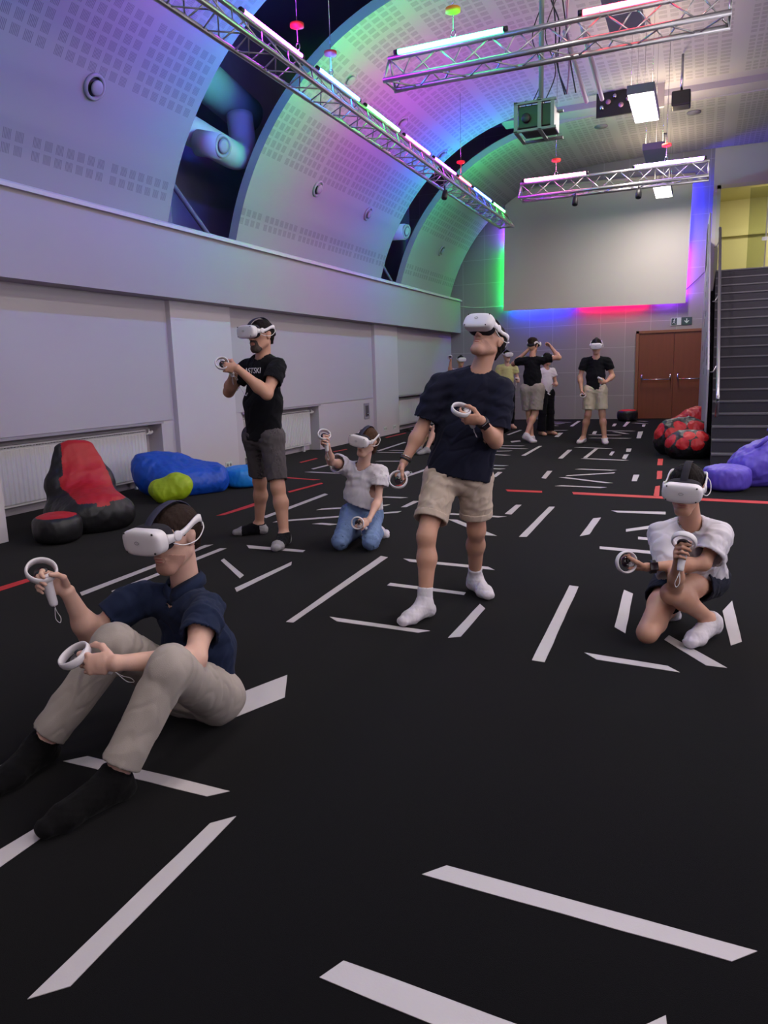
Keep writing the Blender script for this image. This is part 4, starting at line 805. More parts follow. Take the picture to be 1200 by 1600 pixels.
def cloth(name, pieces, m, parent, org, h=.006, th=.009, sub=(), fold=.004, fseed=1, fscale=9., fdir=(0,0,1), fst=2.5, k=.03, extra=None, sharp=0, creases=()):
    """pieces: [(prims, k, [(pt, n), ...])]; hollow garment open at its cut planes"""
    allp = [p for pc in pieces for p in pc[0]]
    lo, hi = bounds(allp, .03); g = Grid(lo, hi, h); O = None; I = None
    for ps, kk, planes in pieces:
        d = g.prims(ps, kk); dc = d
        for pt, n in planes: dc = np.maximum(dc, g.plane(pt, n))
        O = dc if O is None else smin(O, dc, k)
        I = d if I is None else smin(I, d, k)
    D = np.maximum(O, -(I+th))
    if len(sub): D = np.maximum(D, -g.prims(sub, .01))
    V, F = surfnet(D, g); V = relax(V, F, 2, .45); N = vnorm(V, F)
    # outside or lining?
    ix = np.clip(((V-g.lo)/h).round().astype(int), 0, np.array(I.shape)-1); inner = I[ix[:,0],ix[:,1],ix[:,2]] < -th*.55
    fd = nrm(fdir); Q = V - np.outer(V@fd, fd)*(1-1/fst)
    w = .55*snoise(Q*fscale*.7, fseed, 2); r1 = np.abs(snoise(Q*fscale, fseed+11, 2)); r2 = np.abs(snoise((V-.6*np.outer(V@nrm((.7,.2,.7)), nrm((.7,.2,.7))))*fscale*1.6, fseed+21, 2))
    w = w + .9*np.clip(1-2.6*r1, -.4, 1) - .7*np.clip(1-3.*r2, 0, 1)
    for (pt, dr, rad, amp, fr) in creases:  # local creases: waves across dr near pt
        dl = V-np.array(pt); w = w + np.exp(-(np.linalg.norm(dl, axis=1)/rad)**2)*amp/fold*np.sin(dl@nrm(dr)*fr*6.28+1.5*snoise(V*5, fseed+3, 1))
    V = V + N*np.where(inner, -1, 1)[:,None]*(fold*w)[:,None]
    return np_mesh(name, V-org, F, m, parent)
def person(label, J, Q):
    """J joints in metres, Q look. returns root and hand frames"""
    J = {k: np.array(v, float) for k, v in J.items()}; s = Q.get('s', 1.); h = Q.get('h', .006); hf = Q.get('hf', .0035)
    pel = (J['hL']+J['hR'])/2; u = nrm(J['nk']-pel)
    lat = J['sL']-J['sR']; lat = nrm(lat-u*(lat@u)); fw = np.cross(lat, u)
    latp = nrm((J['hL']-J['hR'])); org = np.array([pel[0], pel[1], 0.])
    root = thing('person', label, 'person', tuple(org))
    T = np.linalg.norm(J['nk']-pel); b = s*Q.get('bulk', 1.)
    hd, HM = J['hd'], head_frame(J['hf'], J['hu'])
    mid = pel + .45*(J['nk']-pel) + Q.get('bend', 0.)*fw
    body = [C(J['hR'], J['hL'], .082*b), C(pel+.05*u, mid, .092*b, .090*b, lat, 1.3), C(mid, J['nk']-.14*u*s, .090*b, .074*b, lat, 1.3),
            C(J['sR']-.03*u, J['sL']-.03*u, .038*s), C(J['nk']-.045*u, J['sL']-.005*u, .034*s, .030*s), C(J['nk']-.045*u, J['sR']-.005*u, .034*s, .030*s),
            C(J['nk']-.04*u, hd+HM@A_(0,-.02,-.05)*s, .056*s*Q.get('neck',1.), .053*s*Q.get('neck',1.))]
    for S in 'LR':
        sh, el, wr = J['s'+S], J['e'+S], J['w'+S]; hp, kn, an, to = J['h'+S], J['k'+S], J['a'+S], J['t'+S]
        m1 = sh+.45*(el-sh); m2 = el+.28*(wr-el); am = s*Q.get('arm', 1.)
        body += [C(sh-.01*u, m1, .038*am, .043*am), C(m1, el, .043*am, .037*am), C(el, m2, .037*am, .041*am), C(m2, wr, .041*am, .025*am, None)]
        lm = s*Q.get('leg', 1.)
        m3 = kn+.32*(an-kn); thd = nrm(kn-hp); shd = nrm(an-kn); back = nrm(np.cross(np.cross(thd, shd)+1e-6*latp, shd)+1e-9)
        bk = nrm(thd-shd*(thd@shd)+1e-6); bk = -bk if np.linalg.norm(thd-shd*(thd@shd)) > .15 else -fw
        body += [C(hp, hp+.5*(kn-hp), .083*lm, .070*lm), C(hp+.5*(kn-hp), kn, .070*lm, .054*lm), C(kn, m3+.012*bk, .050*lm, .055*lm), C(m3+.012*bk, an, .055*lm, .034*lm)]
        body += foot_prims(an, to, s, J.get('sole'+S))
    headP, faceP = head_prims(hd, HM, s)
    groups = [(body, .035*s), (headP, .03*s)]
    # face details added with a small blend through a separate group
    groups.append((faceP, .008))
    fine = [(hd+HM@A_(0,.02,-.03)*s, .15*s)]; frames = {}
    for S in 'LR':
        hp_, fr = hand_prims(J['w'+S], J['d'+S], J['u'+S], S, s*Q.get('hand',1.), *Q.get('curl'+S, ((50,70,45), (35,55,40))))
        groups.append((hp_, .006)); fine.append((J['w'+S]+.075*fr[0]*s, .11*s)); frames[S] = fr
    allp = [p for g_, _ in groups for p in g_]; lo, hi = bounds(allp, .03); lo[2] = max(lo[2], -.02)
    two_res('body', groups, lo, hi, h, fine if h <= .009 else [], hf, Q['skin'], root, org, [((0,0,.004), (0,0,-1))])
    # ---- lips
    L = lambda *v: hd + HM@(np.array(v)*s)
    if Q.get('lips'):
        g = Grid(*bounds([E(L(0,.095,-.07), A_(.034,.034,.034))], .01), .0025)
        V, F = surfnet(np.minimum(g.prims([E(L(0,.0945,-.0645), A_(.025,.0125,.0045)*s, HM)], .003), g.prims([E(L(0,.093,-.0755), A_(.022,.012,.0058)*s, HM)], .003)), g)
        np_mesh('lips', V-org, F, mat('lip_'+Q['lips'], (172,102,94) if Q['lips'] == 'm' else (166,98,96), .5), root)
    # ---- hair, beard
    if Q.get('hair'):
        hm, style = Q['hair']
        hp_ = [E(L(0,-.016,.031), A_(.084,.104,.088)*s, HM)]
        if style == 'long': hp_ += [C(L(0,-.08,-.01), L(0,-.085,-.1), .062*s, .045*s, HM[:,0], 1.25), C(L(.06,-.03,-.02), L(.05,-.05,-.09), .03*s, .02*s), C(L(-.06,-.03,-.02), L(-.05,-.05,-.09), .03*s, .02*s)]
        if style == 'curly': hp_ += [E(L(0,.03,.09), A_(.065,.06,.04)*s, HM), E(L(0,-.03,.09), A_(.075,.08,.05)*s, HM)]
        if style == 'short': hp_ += [C(L(0,-.06,0), L(0,-.072,-.055), .05*s, .038*s, HM[:,0], 1.3)]
        g = Grid(*bounds(hp_, .03), hf if h <= .009 else .008)
        D = g.prims(hp_, .03); a = L(0,.078,.06) if style != 'long' else L(0,.07,.03)
        D = np.maximum(D, g.plane(a, HM@A_(0,.8,-.35)))            # hairline
        if style != 'long': D = np.maximum(D, g.plane(L(0,-.06,-.075), HM@A_(0,-.1,-1))); D = np.maximum(D, np.minimum(-g.plane(L(0,-.02,.0), HM@A_(0,-1,.0)), -g.plane(L(0,-.02,-.0), HM@A_(0,0,1))) * -1 if False else D)
        cut = [E(L(0,.11,-.04), A_(.11,.115,.075)*s, HM)]
        D = np.maximum(D, -g.prims(cut, .01))
        for x in (-1,1): D = np.maximum(D, -g.prims([E(L(x*.085,.0,-.03), A_(.04,.035,.05)*s, HM)], .01)) if style != 'long' else D
        V, F = surfnet(D, g); N = vnorm(V, F); lv = (V-hd)@HM
        amp = .006 if style == 'curly' else .0022
        V = V + N*(amp*snoise(lv*A_(60,22,22) if style != 'curly' else lv*38, 5, 3))[:,None]
        if len(F): np_mesh('hair', V-org, F, hm, root)
    for key, infl in (('stubble', .0012), ('beard', .0028)):
        if not Q.get(key): continue
        g = Grid(hd-.19*s, hd+.16*s, hf); D = smin(g.prims(headP, .03*s), g.prims(faceP, .008), .012)-infl
        D = np.maximum(D, g.plane(L(0,.1,-.040), HM@A_(0,-.35,1)))       # below the cheek line
        D = np.maximum(D, g.plane(L(0,.005,0), HM@A_(0,-1,-.25)))
        D = np.maximum(D, g.plane(L(0,0,-.142), HM@A_(0,-.3,-1)))
        D = np.maximum(D, -g.prims([E(L(0,.11,-.070), A_(.029,.04,.013)*s, HM)], .01))
        if key == 'beard': D = np.maximum(D, g.prims([E(L(0,.075,-.112), A_(.058,.06,.036)*s, HM), C(L(-.022,.095,-.054), L(.022,.095,-.054), .016*s), C(L(-.034,.09,-.06), L(-.036,.08,-.09), .013*s), C(L(.034,.09,-.06), L(.036,.08,-.09), .013*s)], .01))
        V, F = surfnet(D, g); N = vnorm(V, F); V = V + N*(.0012*snoise(V*70, 3, 2))[:,None]*(key == 'beard')
        if len(F): np_mesh(key, V-org, F, Q[key], root)
    # ---- shirt
    nk = J['nk']; sh_ = Q['shirt']; lo_ = sh_.get('loose', 1.); hem = pel + sh_.get('hem', -.04)*u
    R1, R2 = .108*b*lo_, .115*b*lo_; wsc = sh_.get('wide', 1.42)
    low = hem - .05*u
    tp = [C(mid-.02*u, nk-.135*u*s, R1, .094*b*lo_, lat, wsc), C(mid-.02*u, low, R1, sh_.get('r', 1.)*R2, lat, wsc*.97),
          C(J['sR']-.032*u, J['sL']-.032*u, .055*s), C(nk-.034*u, J['sL']-.012*u, .052*s, .046*s), C(nk-.034*u, J['sR']-.012*u, .052*s, .046*s)]
    if sh_.get('belly'): tp.append(C(mid+.035*fw-.04*u, mid+.02*fw-.14*u, .10*b, .1*b, lat, 1.3))
    hn = nrm(-u + sh_.get('tilt', 0.)*lat)
    pieces = [(tp, .04*s, [(hem, hn)])]
    for S in 'LR':
        sh, el = J['s'+S], J['e'+S]; f = sh_.get('sl', .55); e = sh+f*(el-sh); d = nrm(el-sh); r = sh_.get('sr', .066)*s
        pieces.append(([C(sh-.014*u, sh+.35*(el-sh), .050*s, r*.94), C(sh+.3*(el-sh), e+.04*d, r, r*sh_.get('flare', 1.08))], .03, [(e, d)]))
    na = nrm(hd+HM@A_(0,-.02,-.05)*s - nk); nr = sh_.get('nr', .064)*s
    sub = [C(nk-.02*u+.012*fw, nk+.16*na, nr, nr*1.15)]
    if sh_.get('v'): sub.append(C(nk+.05*fw+.02*u, nk+.125*fw-.085*u, .034*s, .006*s))
    cr = []
    for S in 'LR':
        cr.append((J['s'+S]-.1*u, nrm(J['s'+S]-mid)*.5+u*.6, .13, .005, 16))
    cloth('shirt', pieces, sh_['m'], root, org, h, .011 if h <= .009 else h*1.7, sub, sh_.get('fold', .004), sh_.get('seed', 1), sh_.get('fs', 5.), u + .35*lat, 2.2, .035, creases=cr)
    if sh_.get('v'):   # polo collar and placket
        mb = MB(); c0 = nk+.045*u
        for sg in (-1, 1):
            pts = []
            for i in range(9):
                a = math.radians(-85 + 170*i/8 if False else 180*(i/8)*1.0)
                pts.append(c0 + .068*s*(math.sin(a*.5+math.pi/2)*-fw*1.0 + 0*u) if False else c0 + .066*s*(-math.cos(a)*fw + sg*math.sin(a)*lat) - (.055*(i/8)**2)*u + .012*(i/8)*fw)
            vs = []
            for i, p in enumerate(pts):
                o = nrm(p-c0-u*((p-c0)@u)); wd = .032+.018*(i/8)
                vs += [p+.012*u, p+.012*o-.5*wd*u*.6+.004*o, p+.018*o-wd*u, p+.010*o-wd*u, p-.003*o-.2*wd*u]
            fs = [(5*i+j, 5*(i+1)+j, 5*(i+1)+(j+1)%5, 5*i+(j+1)%5) for i in range(8) for j in range(5)] + [(0,1,2,3,4), (44,43,42,41,40)]
            mb.add([v-org for v in vs], fs, 0, True)
        mb.build('collar', sh_['m'], root)
    # ---- shorts or trousers
    pa = Q['pants']; f = pa.get('f', .8); lo_ = pa.get('loose', 1.); rr = .100*s*lo_
    top = pel + pa.get('top', .10)*u
    wp = [C(top+.05*u, pel+.02*u, .094*b*pa.get('w',1.), .100*b*pa.get('w',1.), latp, 1.32), C(J['hR'], J['hL'], .098*b*lo_)]
    pieces = [(wp, .03, [(top, u)])]
    for S in 'LR':
        hp, kn, an = J['h'+S], J['k'+S], J['a'+S]; d = nrm(kn-hp); fold_pts = []
        if f <= 1.: 
            e = hp+f*(kn-hp); pieces.append(([C(hp, e+.05*d, rr, pa.get('r2', .088)*s)], .03, [(e, d)]))
        else:
            d2 = nrm(an-kn); e = kn+(f-1)*(an-kn)
            pieces.append(([C(hp, kn, rr, .071*s*lo_), C(kn, e+.05*d2, .069*s*lo_, pa.get('r2', .06)*s)], .03, [(e, d2)]))
    cr = [(J['k'+S], nrm(J['k'+S]-J['h'+S]) if f > 1 else latp, .1, .004, 18) for S in 'LR'] + [(pel+.07*fw, u+.3*lat, .12, .004, 18)]
    cloth('trousers' if f > 1 else 'shorts', pieces, pa['m'], root, org, h, .011 if h <= .009 else h*1.7, (), pa.get('fold', .004), 7+sh_.get('seed', 1), pa.get('fs', 6.), u+.2*latp, 1.6, .03, creases=cr)
    if pa.get('cuff'):
        for S in 'LR':
            hp, kn = J['h'+S], J['k'+S]; d = nrm(kn-hp); e = hp+f*(kn-hp)
            r = pa.get('r2', .088)*s
            cloth('turn_up', [([C(e-.08*d, e+.03*d, r*1.10, r*1.04)], .01, [(e+.006*d, d), (e-.034*d, -d)])], pa['m'], root, org, .005, .011, (), .0015, 3, 6.)
    # ---- socks
    if Q.get('sock'):
        so = Q['sock']
        for S in 'LR':
            an, to, kn = J['a'+S], J['t'+S], J['k'+S]; up = nrm(kn-an); ht = so.get('h', .04)
            ps = [(q if q[0] == 'e' else C(q[1], q[2], q[3]+.007, q[4]+.007, q[5], q[6])) for q in foot_prims(an, to, s, J.get('sole'+S))] + [C(an-.01*up, an+(ht+.03)*up, .044*s, .048*s)]
            g = Grid(*bounds(ps, .02), min(h, .005) if h <= .009 else .008); D = g.prims(ps[:-1], .022); D2 = np.maximum(g.prims(ps[-1:], .02), g.plane(an+ht*up, up)); D = np.where(g.plane(an+(ht+.0)*up, up) > 0, np.maximum(D, g.plane(an+ht*up, A_(up[0],up[1],up[2]))) if abs(up[2]) > .8 else D, D); D = smin(D, D2, .03); D = np.maximum(D, g.plane((0,0,.002), (0,0,-1)))
            V, F = surfnet(D, g); V = relax(V, F, 1); N = vnorm(V, F)
            V = V + N*(.0016*snoise(V*26, 9, 2))[:,None]
            mi = None
            if so.get('toe'):
                cn = V[F].mean(1); dd = nrm((to-an)*A_(1,1,0)); x = (cn-an)@dd
                mi = ((x > np.linalg.norm((to-an)[:2])-.055) | ((x < -.005) & (cn[:,2] < an[2]+.01))).astype(int)
            np_mesh('sock', V-org, F, so['m'], root, mi)
    return root, frames, (hd, HM, s), org
def foot_prims(an, to, s, sole=None):
    v = to-an
    if sole is None:
        d = nrm(v*A_(1,1,0)); dn = A_(0,0,-1.)
    else:
        dn = nrm(sole); d = nrm(v-dn*(v@dn))
    hl = an - .032*s*d + .038*s*dn; sd = np.cross(d, dn)
    tb = to + 0*dn; ball = to - .065*s*d + .004*dn*0 - .006*dn
    return [C(an, hl, .036*s, .033*s), C(an+.01*d, ball-.006*dn, .038*s, .030*s, sd, 1.15), C(hl, ball, .031*s, .029*s, sd, 1.1), C(ball, tb, .030*s, .021*s, sd, 1.45)]

# ------------------------------------------------------------------ headset and controllers
WHITE_P = mat('white_plastic', (214,208,214), .42); BLACK_P = mat('black_plastic', (20,18,22), .5); FOAM = mat('black_foam', (24,20,32), .95)
GREY_P = mat('grey_plastic', (120,118,124), .5); STRAP = mat('navy_strap', (34,32,58), .8, bump=.3); GLASSY = mat('dark_glossy', (30,16,26), .18)
def sbox(mb, c, r, e=(.6,.34), nu=28, nv=16, M=None, taper=0., mi=0):
    vs, fs = [], []
    pw = lambda v: math.copysign(abs(v)**e[0], v); pt = lambda v: math.copysign(abs(v)**e[1], v)
    for j in range(nv+1):
        ph = -math.pi/2+math.pi*j/nv
        for i in range(nu):
            th = 2*math.pi*i/nu; p = A_(pw(math.cos(ph))*pt(math.cos(th)), pt(math.cos(ph))*pt(math.sin(th)), pw(math.sin(ph)))
            q = A_(p[0]*r[0], p[1]*r[1], p[2]*r[2]); q[0] *= 1+taper*p[1]; q[1] -= .22*r[1]*p[0]**2*(p[1] > 0)*1.; vs.append(np.array(c)+q)
    for j in range(nv):
        for i in range(nu): fs.append((j*nu+i, j*nu+(i+1)%nu, (j+1)*nu+(i+1)%nu, (j+1)*nu+i))
    return mb.add(vs, fs, mi, True)
def ribbon(mb, pts, nrms, wd, th, mi=0):
    pts = [np.array(p, float) for p in pts]; m = len(pts); vs = []; fs = []
    for i, p in enumerate(pts):
        t = nrm(pts[min(i+1,m-1)]-pts[max(i-1,0)]); n = nrm(np.array(nrms[i] if isinstance(nrms, list) else p*A_(1,1,0)*1., float)); n = nrm(n-t*(n@t)); b = np.cross(t, n)
        ww = wd[i] if isinstance(wd, (list,tuple)) else wd
        for (x, y) in ((-.5,-.5),(-.42,.5),(.42,.5),(.5,-.5)): vs.append(p+b*ww*x+n*th*y)
    for i in range(m-1):
        for k in range(4): fs.append((4*i+k, 4*i+(k+1)%4, 4*i+4+(k+1)%4, 4*i+4+k))
    fs += [(0,1,2,3), tuple(4*(m-1)+k for k in (3,2,1,0))]
    return mb.add(vs, fs, mi, True)
def make_headset(label):
    t = thing('vr_headset', label, 'headset', group='white headsets')
    sbox(MB(), (0,.148,.004), (.096,.034,.0495), (.62,.36), 36, 20).build('visor', WHITE_P, t)
    sbox(MB(), (0,.108,.006), (.087,.042,.053), (.7,.5)).build('face_foam', FOAM, t)
    for x in (-.071, .071):
        for z in (-.030, .042):
            mb = MB(); mb.lathe([(.0038,-.002),(.0038,.0015),(.0028,.0022)], (x, .1795-abs(x)*.06, z), (0,1,0), 12).build('camera_lens', BLACK_P, t)
    mb = MB(); mb.tube([(.010*math.cos(a)*(1+.12*math.cos(2*a)), .1866, .010+.0062*math.sin(a)) for a in [2*math.pi*i/20 for i in range(20)]], .0011, 6, closed=True); mb.build('logo', GREY_P, t)
    for x in (-1, 1):
        pts = spline([(x*.090,.125,.008),(x*.097,.085,.008),(x*.094,.03,.016),(x*.090,-.03,.036),(x*.077,-.075,.034),(x*.04,-.108,-.008),(0,-.118,-.014)])
        wd = [.040-.018*math.sin(min(1, i/14)*math.pi/2)+.010*math.sin(min(1,max(0,(i-16)/16))*math.pi) for i in range(len(pts))]
        mb = MB(); ribbon(mb, pts, None, wd, .007); mb.lathe([(.02,-.004),(.02,.004),(.016,.006)], (x*.098,.078,.010), (x,0,0), 18); mb.build('side_arm', WHITE_P, t)
    mb = MB(); ribbon(mb, spline([(0,.128,.052),(0,.095,.082),(0,.04,.107),(0,-.03,.113),(0,-.09,.080),(0,-.116,.02)]), [(0,.6,1)]*6+[(0,.3,1)]*6+[(0,0,1)]*6+[(0,-.5,1)]*6+[(0,-1,.6)]*6+[(0,-1,0)], .036, .004); mb.build('top_strap', STRAP, t)
    mb = MB(); ribbon(mb, spline([(.062,-.094,.0),(.03,-.112,-.01),(0,-.116,-.016),(-.03,-.112,-.01),(-.062,-.094,.0)]), None, .05, .012); mb.build('back_pad', FOAM, t)
    mb = MB(); mb.tube(spline([(-.093,.10,-.012),(-.108,.06,-.030),(-.116,.0,-.028),(-.108,-.05,.0),(-.09,-.07,.02)]), .0022, 7); mb.build('cable', WHITE_P, t)
    return t
def make_controller(label):
    t = thing('vr_controller', label, 'controller', group='white hand controllers')
    mb = MB(); mb.tube(spline([(0,-.018,-.078),(0,-.012,-.05),(0,-.004,-.01),(0,.004,.022),(0,.006,.036)]), [.012,.0135,.0145,.0148,.0148,.015,.0152,.0155,.016,.0162,.0165,.017,.0175,.018,.019,.02,.021,.022,.022,.022,.022,.022,.0225,.0225,.0225][:25], 16); mb.build('handle', WHITE_P, t)
    n = nrm((0,-.45,.89)); u = A_(1.,0,0); v = np.cross(n, u); c = A_(0,.024,.046)
    pr = []
    for i in range(48):
        a = 2*math.pi*i/48; rd = math.cos(a)*u + math.sin(a)*v
        for (dr, dz) in ((-.0035,-.013),(.001,-.0155),(.005,-.010),(.007,.002),(.0045,.012),(.0,.014),(-.003,.006)): pr.append(c + rd*(.047+dr) + n*dz)
    fs = [(7*i+k, 7*((i+1)%48)+k, 7*((i+1)%48)+(k+1)%7, 7*i+(k+1)%7) for i in range(48) for k in range(7)]
    MB().add(pr, fs, 0, True).build('tracking_ring', WHITE_P, t)
    MB().lathe([(.024,-.012),(.0285,-.004),(.0285,-.001),(.027,.0015)], c-v*.008-n*.006, n, 28).build('face_plate', GLASSY, t)
    sk = MB().lathe([(.004,0),(.004,.008),(.0085,.010),(.0085,.013),(.006,.0135)], c-v*.008+u*.008-n*.004, n, 18).build('thumbstick', BLACK_P, t)
    for dx, dy in ((-.012,.0),(-.008,-.014)): MB().lathe([(.0042,0),(.0042,.003),(.003,.0036)], c-v*(.008-dy)+u*dx-n*.004, n, 12).build('button', GREY_P, t)
    MB().tube([(0,.012,.014),(0,.026,.010),(0,.031,.0)], [.008,.0075,.006], 10).build('trigger', GREY_P, t)
    MB().tube(spline([(0,-.018,-.076),(.006,-.014,-.11),(.012,-.02,-.135),(.004,-.024,-.15),(-.006,-.02,-.13),(0,-.018,-.09)]), .0013, 6).build('wrist_cord', WHITE_P, t)
    return t
HS0 = []; CT0 = []
def headset_on(hc, label, strap=None):
    hd, HM, s = hc
    o = copy_tree(HS0[0]) if HS0 else make_headset(label)
    HS0.append(o); o['label'] = label
    hd = hd + HM@A_(0,0,.017)*s; M = Matrix([list(HM[i]*s)+[hd[i]] for i in range(3)]+[[0,0,0,1]]); o.matrix_world = M
    if strap:
        for c in o.children:
            if c.name.startswith('top_strap'): c.data = c.data.copy(); c.data.materials[0] = strap
    return o
def controller_in(fr, label, s=1., tilt=0., shift=(0,0,0), off=(0,0,0), up_=None, fw_=None):
    D, T, N, g = fr
    o = copy_tree(CT0[0]) if CT0 else make_controller(label)
    CT0.append(o); o['label'] = label
    f = nrm(D*math.cos(tilt)-T*math.sin(tilt)); up = nrm(T*math.cos(tilt)+D*math.sin(tilt))
    if up_ is not None: up = nrm(up_); f = nrm(A_(*fw_)-up*(A_(*fw_)@up))
    x = np.cross(f, up)
    M = np.stack([x, f, up], 1)*s; g = g + M@A_(*off) + A_(*shift)
    o.matrix_world = Matrix([list(M[i])+[g[i]] for i in range(3)]+[[0,0,0,1]])
    return o
def wrist_band(root, org, w, e, name, m, off=.035, wd=.02, r=.030, face=None):
    d = nrm(e-w); c = w+off*d; mb = MB(); ax = d
    mb.lathe([(r,-wd/2),(r+.004,-wd/2),(r+.004,wd/2),(r,wd/2)], c-org, ax, 28)
    o = mb.build(name, m, root)
    if face is not None:
        n = nrm(np.array(face)-d*(np.array(face)@d)); q = c+n*(r+.006); s1 = np.cross(d, n)
        mb = MB(); k = .019
        vs = [q+a*k*d+b*k*s1+c_*.005*n-org for c_ in (-1,1) for a, b in ((-1,-1),(1,-1),(1,1),(-1,1))]
        mb.add(vs, [(0,3,2,1),(4,5,6,7),(0,1,5,4),(1,2,6,5),(2,3,7,6),(3,0,4,7)]).build('watch_face', GLASSY, o, .003)
    return o
# ------------------------------------------------------------------ the people
SK1 = mat('skin_fair', (202,160,144), .55, sss=.15, noise=.06, nscale=30, bump=.15, bscale=300); SK2 = mat('skin_tan', (190,142,120), .55, sss=.15, noise=.08, nscale=24, bump=.15, bscale=300)
SK3 = mat('skin_light', (212,168,150), .5, sss=.15, noise=.06, nscale=30, bump=.15, bscale=300)
HB = mat('hair_dark_brown', (40,28,24), .8, spec=.15, noise=.4, nscale=60, bump=.8, bscale=150, stretch=(1,1,.3)); HC = mat('hair_black_brown', (24,18,18), .8, spec=.15, noise=.4, nscale=60, bump=.8, bscale=150)
HL = mat('hair_brown', (66,44,32), .8, spec=.2, noise=.4, nscale=70, bump=.8, bscale=150)
cl = lambda n, c, **k: mat(n, c, .92, sheen=.03, spec=.12, noise=.07, nscale=14, bump=.5, bscale=420, **k)
NAVY = cl('navy_pique_cotton', (30,38,62)); BLK = cl('black_cotton', (19,19,24)); WHT = cl('white_cotton', (205,199,208)); NAVY2 = cl('dark_navy_cotton', (27,28,44))
GREYP = cl('light_grey_linen', (160,150,144)); BEIGE = cl('beige_cotton', (186,168,154)); DENIM = mat('blue_denim', (104,126,166), .9, noise=.28, nscale=7, bump=.6, bscale=300)
GDEN = mat('grey_denim', (72,66,70), .9, noise=.25, nscale=9, bump=.6, bscale=300); BSH = cl('navy_shorts', (30,32,46)); KHK = cl('khaki_cotton', (190,178,158)); GJ = cl('grey_jersey', (150,140,134))
YEL = cl('yellow_cotton', (190,186,132)); SKB = cl('black_sock', (11,10,12)); SKW = cl('white_sock', (205,198,206)); SKW2 = cl('grey_sock', (150,146,150))
def mirror_std(x, y, ang, s, arms=None, lean=0.):
    """joints of a relaxed standing figure 1.76 m tall, facing angle ang (degrees), scaled s"""
    a = math.radians(ang); f = A_(math.cos(a), math.sin(a), 0); l = A_(-math.sin(a), math.cos(a), 0)
    P = lambda lx, fy, z: A_(x, y, 0) + s*(lx*l + fy*f) + A_(0,0,z*s)
    J = dict(nk=P(0,-.01,1.46), hd=P(0,.015,1.635), hf=f, hu=A_(0,0,1))
    for S, g in (('L',1),('R',-1)):
        J['s'+S] = P(g*.185,-.01,1.40); J['e'+S] = P(g*.235,-.02,1.11); J['w'+S] = P(g*.24,.06,.87); J['h'+S] = P(g*.09,0,.90); J['k'+S] = P(g*.11,.02,.49); J['a'+S] = P(g*.12,-.01,.08); J['t'+S] = P(g*.15,.19,.03)
        J['d'+S] = f*.3 + A_(0,0,-1); J['u'+S] = f + A_(0,0,.2)
    if arms: 
        for k, v in arms.items(): J[k] = P(*v) if k[0] in 'ewskath' and k != 'hf' else (v[0]*l+v[1]*f+A_(0,0,v[2]))
    return J

# seated man
JA = dict(hL=(-1.70,2.28,.115), hR=(-1.885,2.30,.115), kL=(-1.60,1.90,.40), kR=(-1.90,1.97,.42), aL=(-1.705,1.70,.075), aR=(-2.123,1.794,.075), tL=(-1.766,1.475,.028), tR=(-2.11,1.59,.028),
    nk=(-1.845,2.325,.545), sL=(-1.69,2.25,.505), sR=(-2.03,2.285,.51), eL=(-1.594,2.022,.383), wL=(-1.744,1.804,.434), eR=(-2.16,2.12,.375), wR=(-2.148,2.02,.58),
    dL=(-.85,-.45,.02), uL=(-.45,-.05,.85), dR=(-.5,-.5,.6), uR=(.25,.0,.9), hd=(-1.85,2.285,.757), hf=(-.10,-1,-.10), hu=(-.03,0,1))
ro, fr, hc, og = person('man in navy polo shirt and grey trousers sitting on the carpet at the left', JA, dict(skin=SK1, h=.0055, hf=.003, hair=(HB,'short'), lips='m', stubble=mat('stubble_shadow', (178,134,118), .7, noise=.14, nscale=200),
    shirt=dict(m=NAVY, sl=.62, v=True, nr=.058, fold=.005, hem=.03, sr=.070, fs=5., seed=4), pants=dict(m=GREYP, f=1.86, r2=.066, fold=.0035, fs=4., top=.06, loose=1.02), sock=dict(m=SKB, h=.035), bend=-.03))
headset_on(hc, "white VR headset with navy top strap on the seated man's head")
controller_in(fr['R'], "white controller in the seated man's raised right hand", 1.05, up_=(.12,-.22,.95), fw_=(-.8,.25,.1))
controller_in(fr['L'], "white controller in the seated man's lower left hand in front of his knee", 1.05, up_=(-.62,-.42,.67), fw_=(-.4,.2,-.6), off=(0,0,.012))

# man standing at the wall
JB = dict(hL=(-3.175,5.23,.86), hR=(-3.36,5.27,.86), kL=(-3.10,5.15,.466), kR=(-3.40,5.36,.48), aL=(-3.042,5.11,.08), aR=(-3.478,5.431,.08), tL=(-3.0,4.90,.03), tR=(-3.655,5.33,.03),
    nk=(-3.225,5.25,1.53), sL=(-3.06,5.20,1.44), sR=(-3.40,5.29,1.445), eL=(-3.06,5.0,1.215), wL=(-3.22,4.86,1.415), eR=(-3.565,5.235,1.233), wR=(-3.39,5.08,1.40),
    dL=(-.85,-.45,.12), uL=(-.35,-.1,.95), dR=(-.2,-.85,.25), uR=(-.2,-.3,.95), hd=(-3.215,5.215,1.672), hf=(-.25,-.97,-.02), hu=(0,0,1))
ro, fr, hc, og = person('bearded man in black printed t-shirt and dark grey denim shorts standing near the left wall', JB, dict(skin=SK2, h=.0075, hf=.004, hair=(HC,'short'), lips='m', beard=mat('beard_grey', (62,50,46), .8, noise=.4, nscale=80), neck=1.08, bulk=1.1, arm=1.08, leg=1.02,
    shirt=dict(m=BLK, sl=.6, fold=.005, belly=True, hem=-.02, sr=.073, fs=4., seed=8), pants=dict(m=GDEN, f=.86, r2=.082, fold=.004, cuff=False), sock=dict(m=[BLK, SKW2], h=.02, toe=True)))
headset_on(hc, 'white VR headset on the bearded man standing near the left wall')
controller_in(fr['L'], 'white controller in the standing bearded man\'s left hand, farther from his face', up_=(.1,-.75,.6), fw_=(-.9,.1,.1))
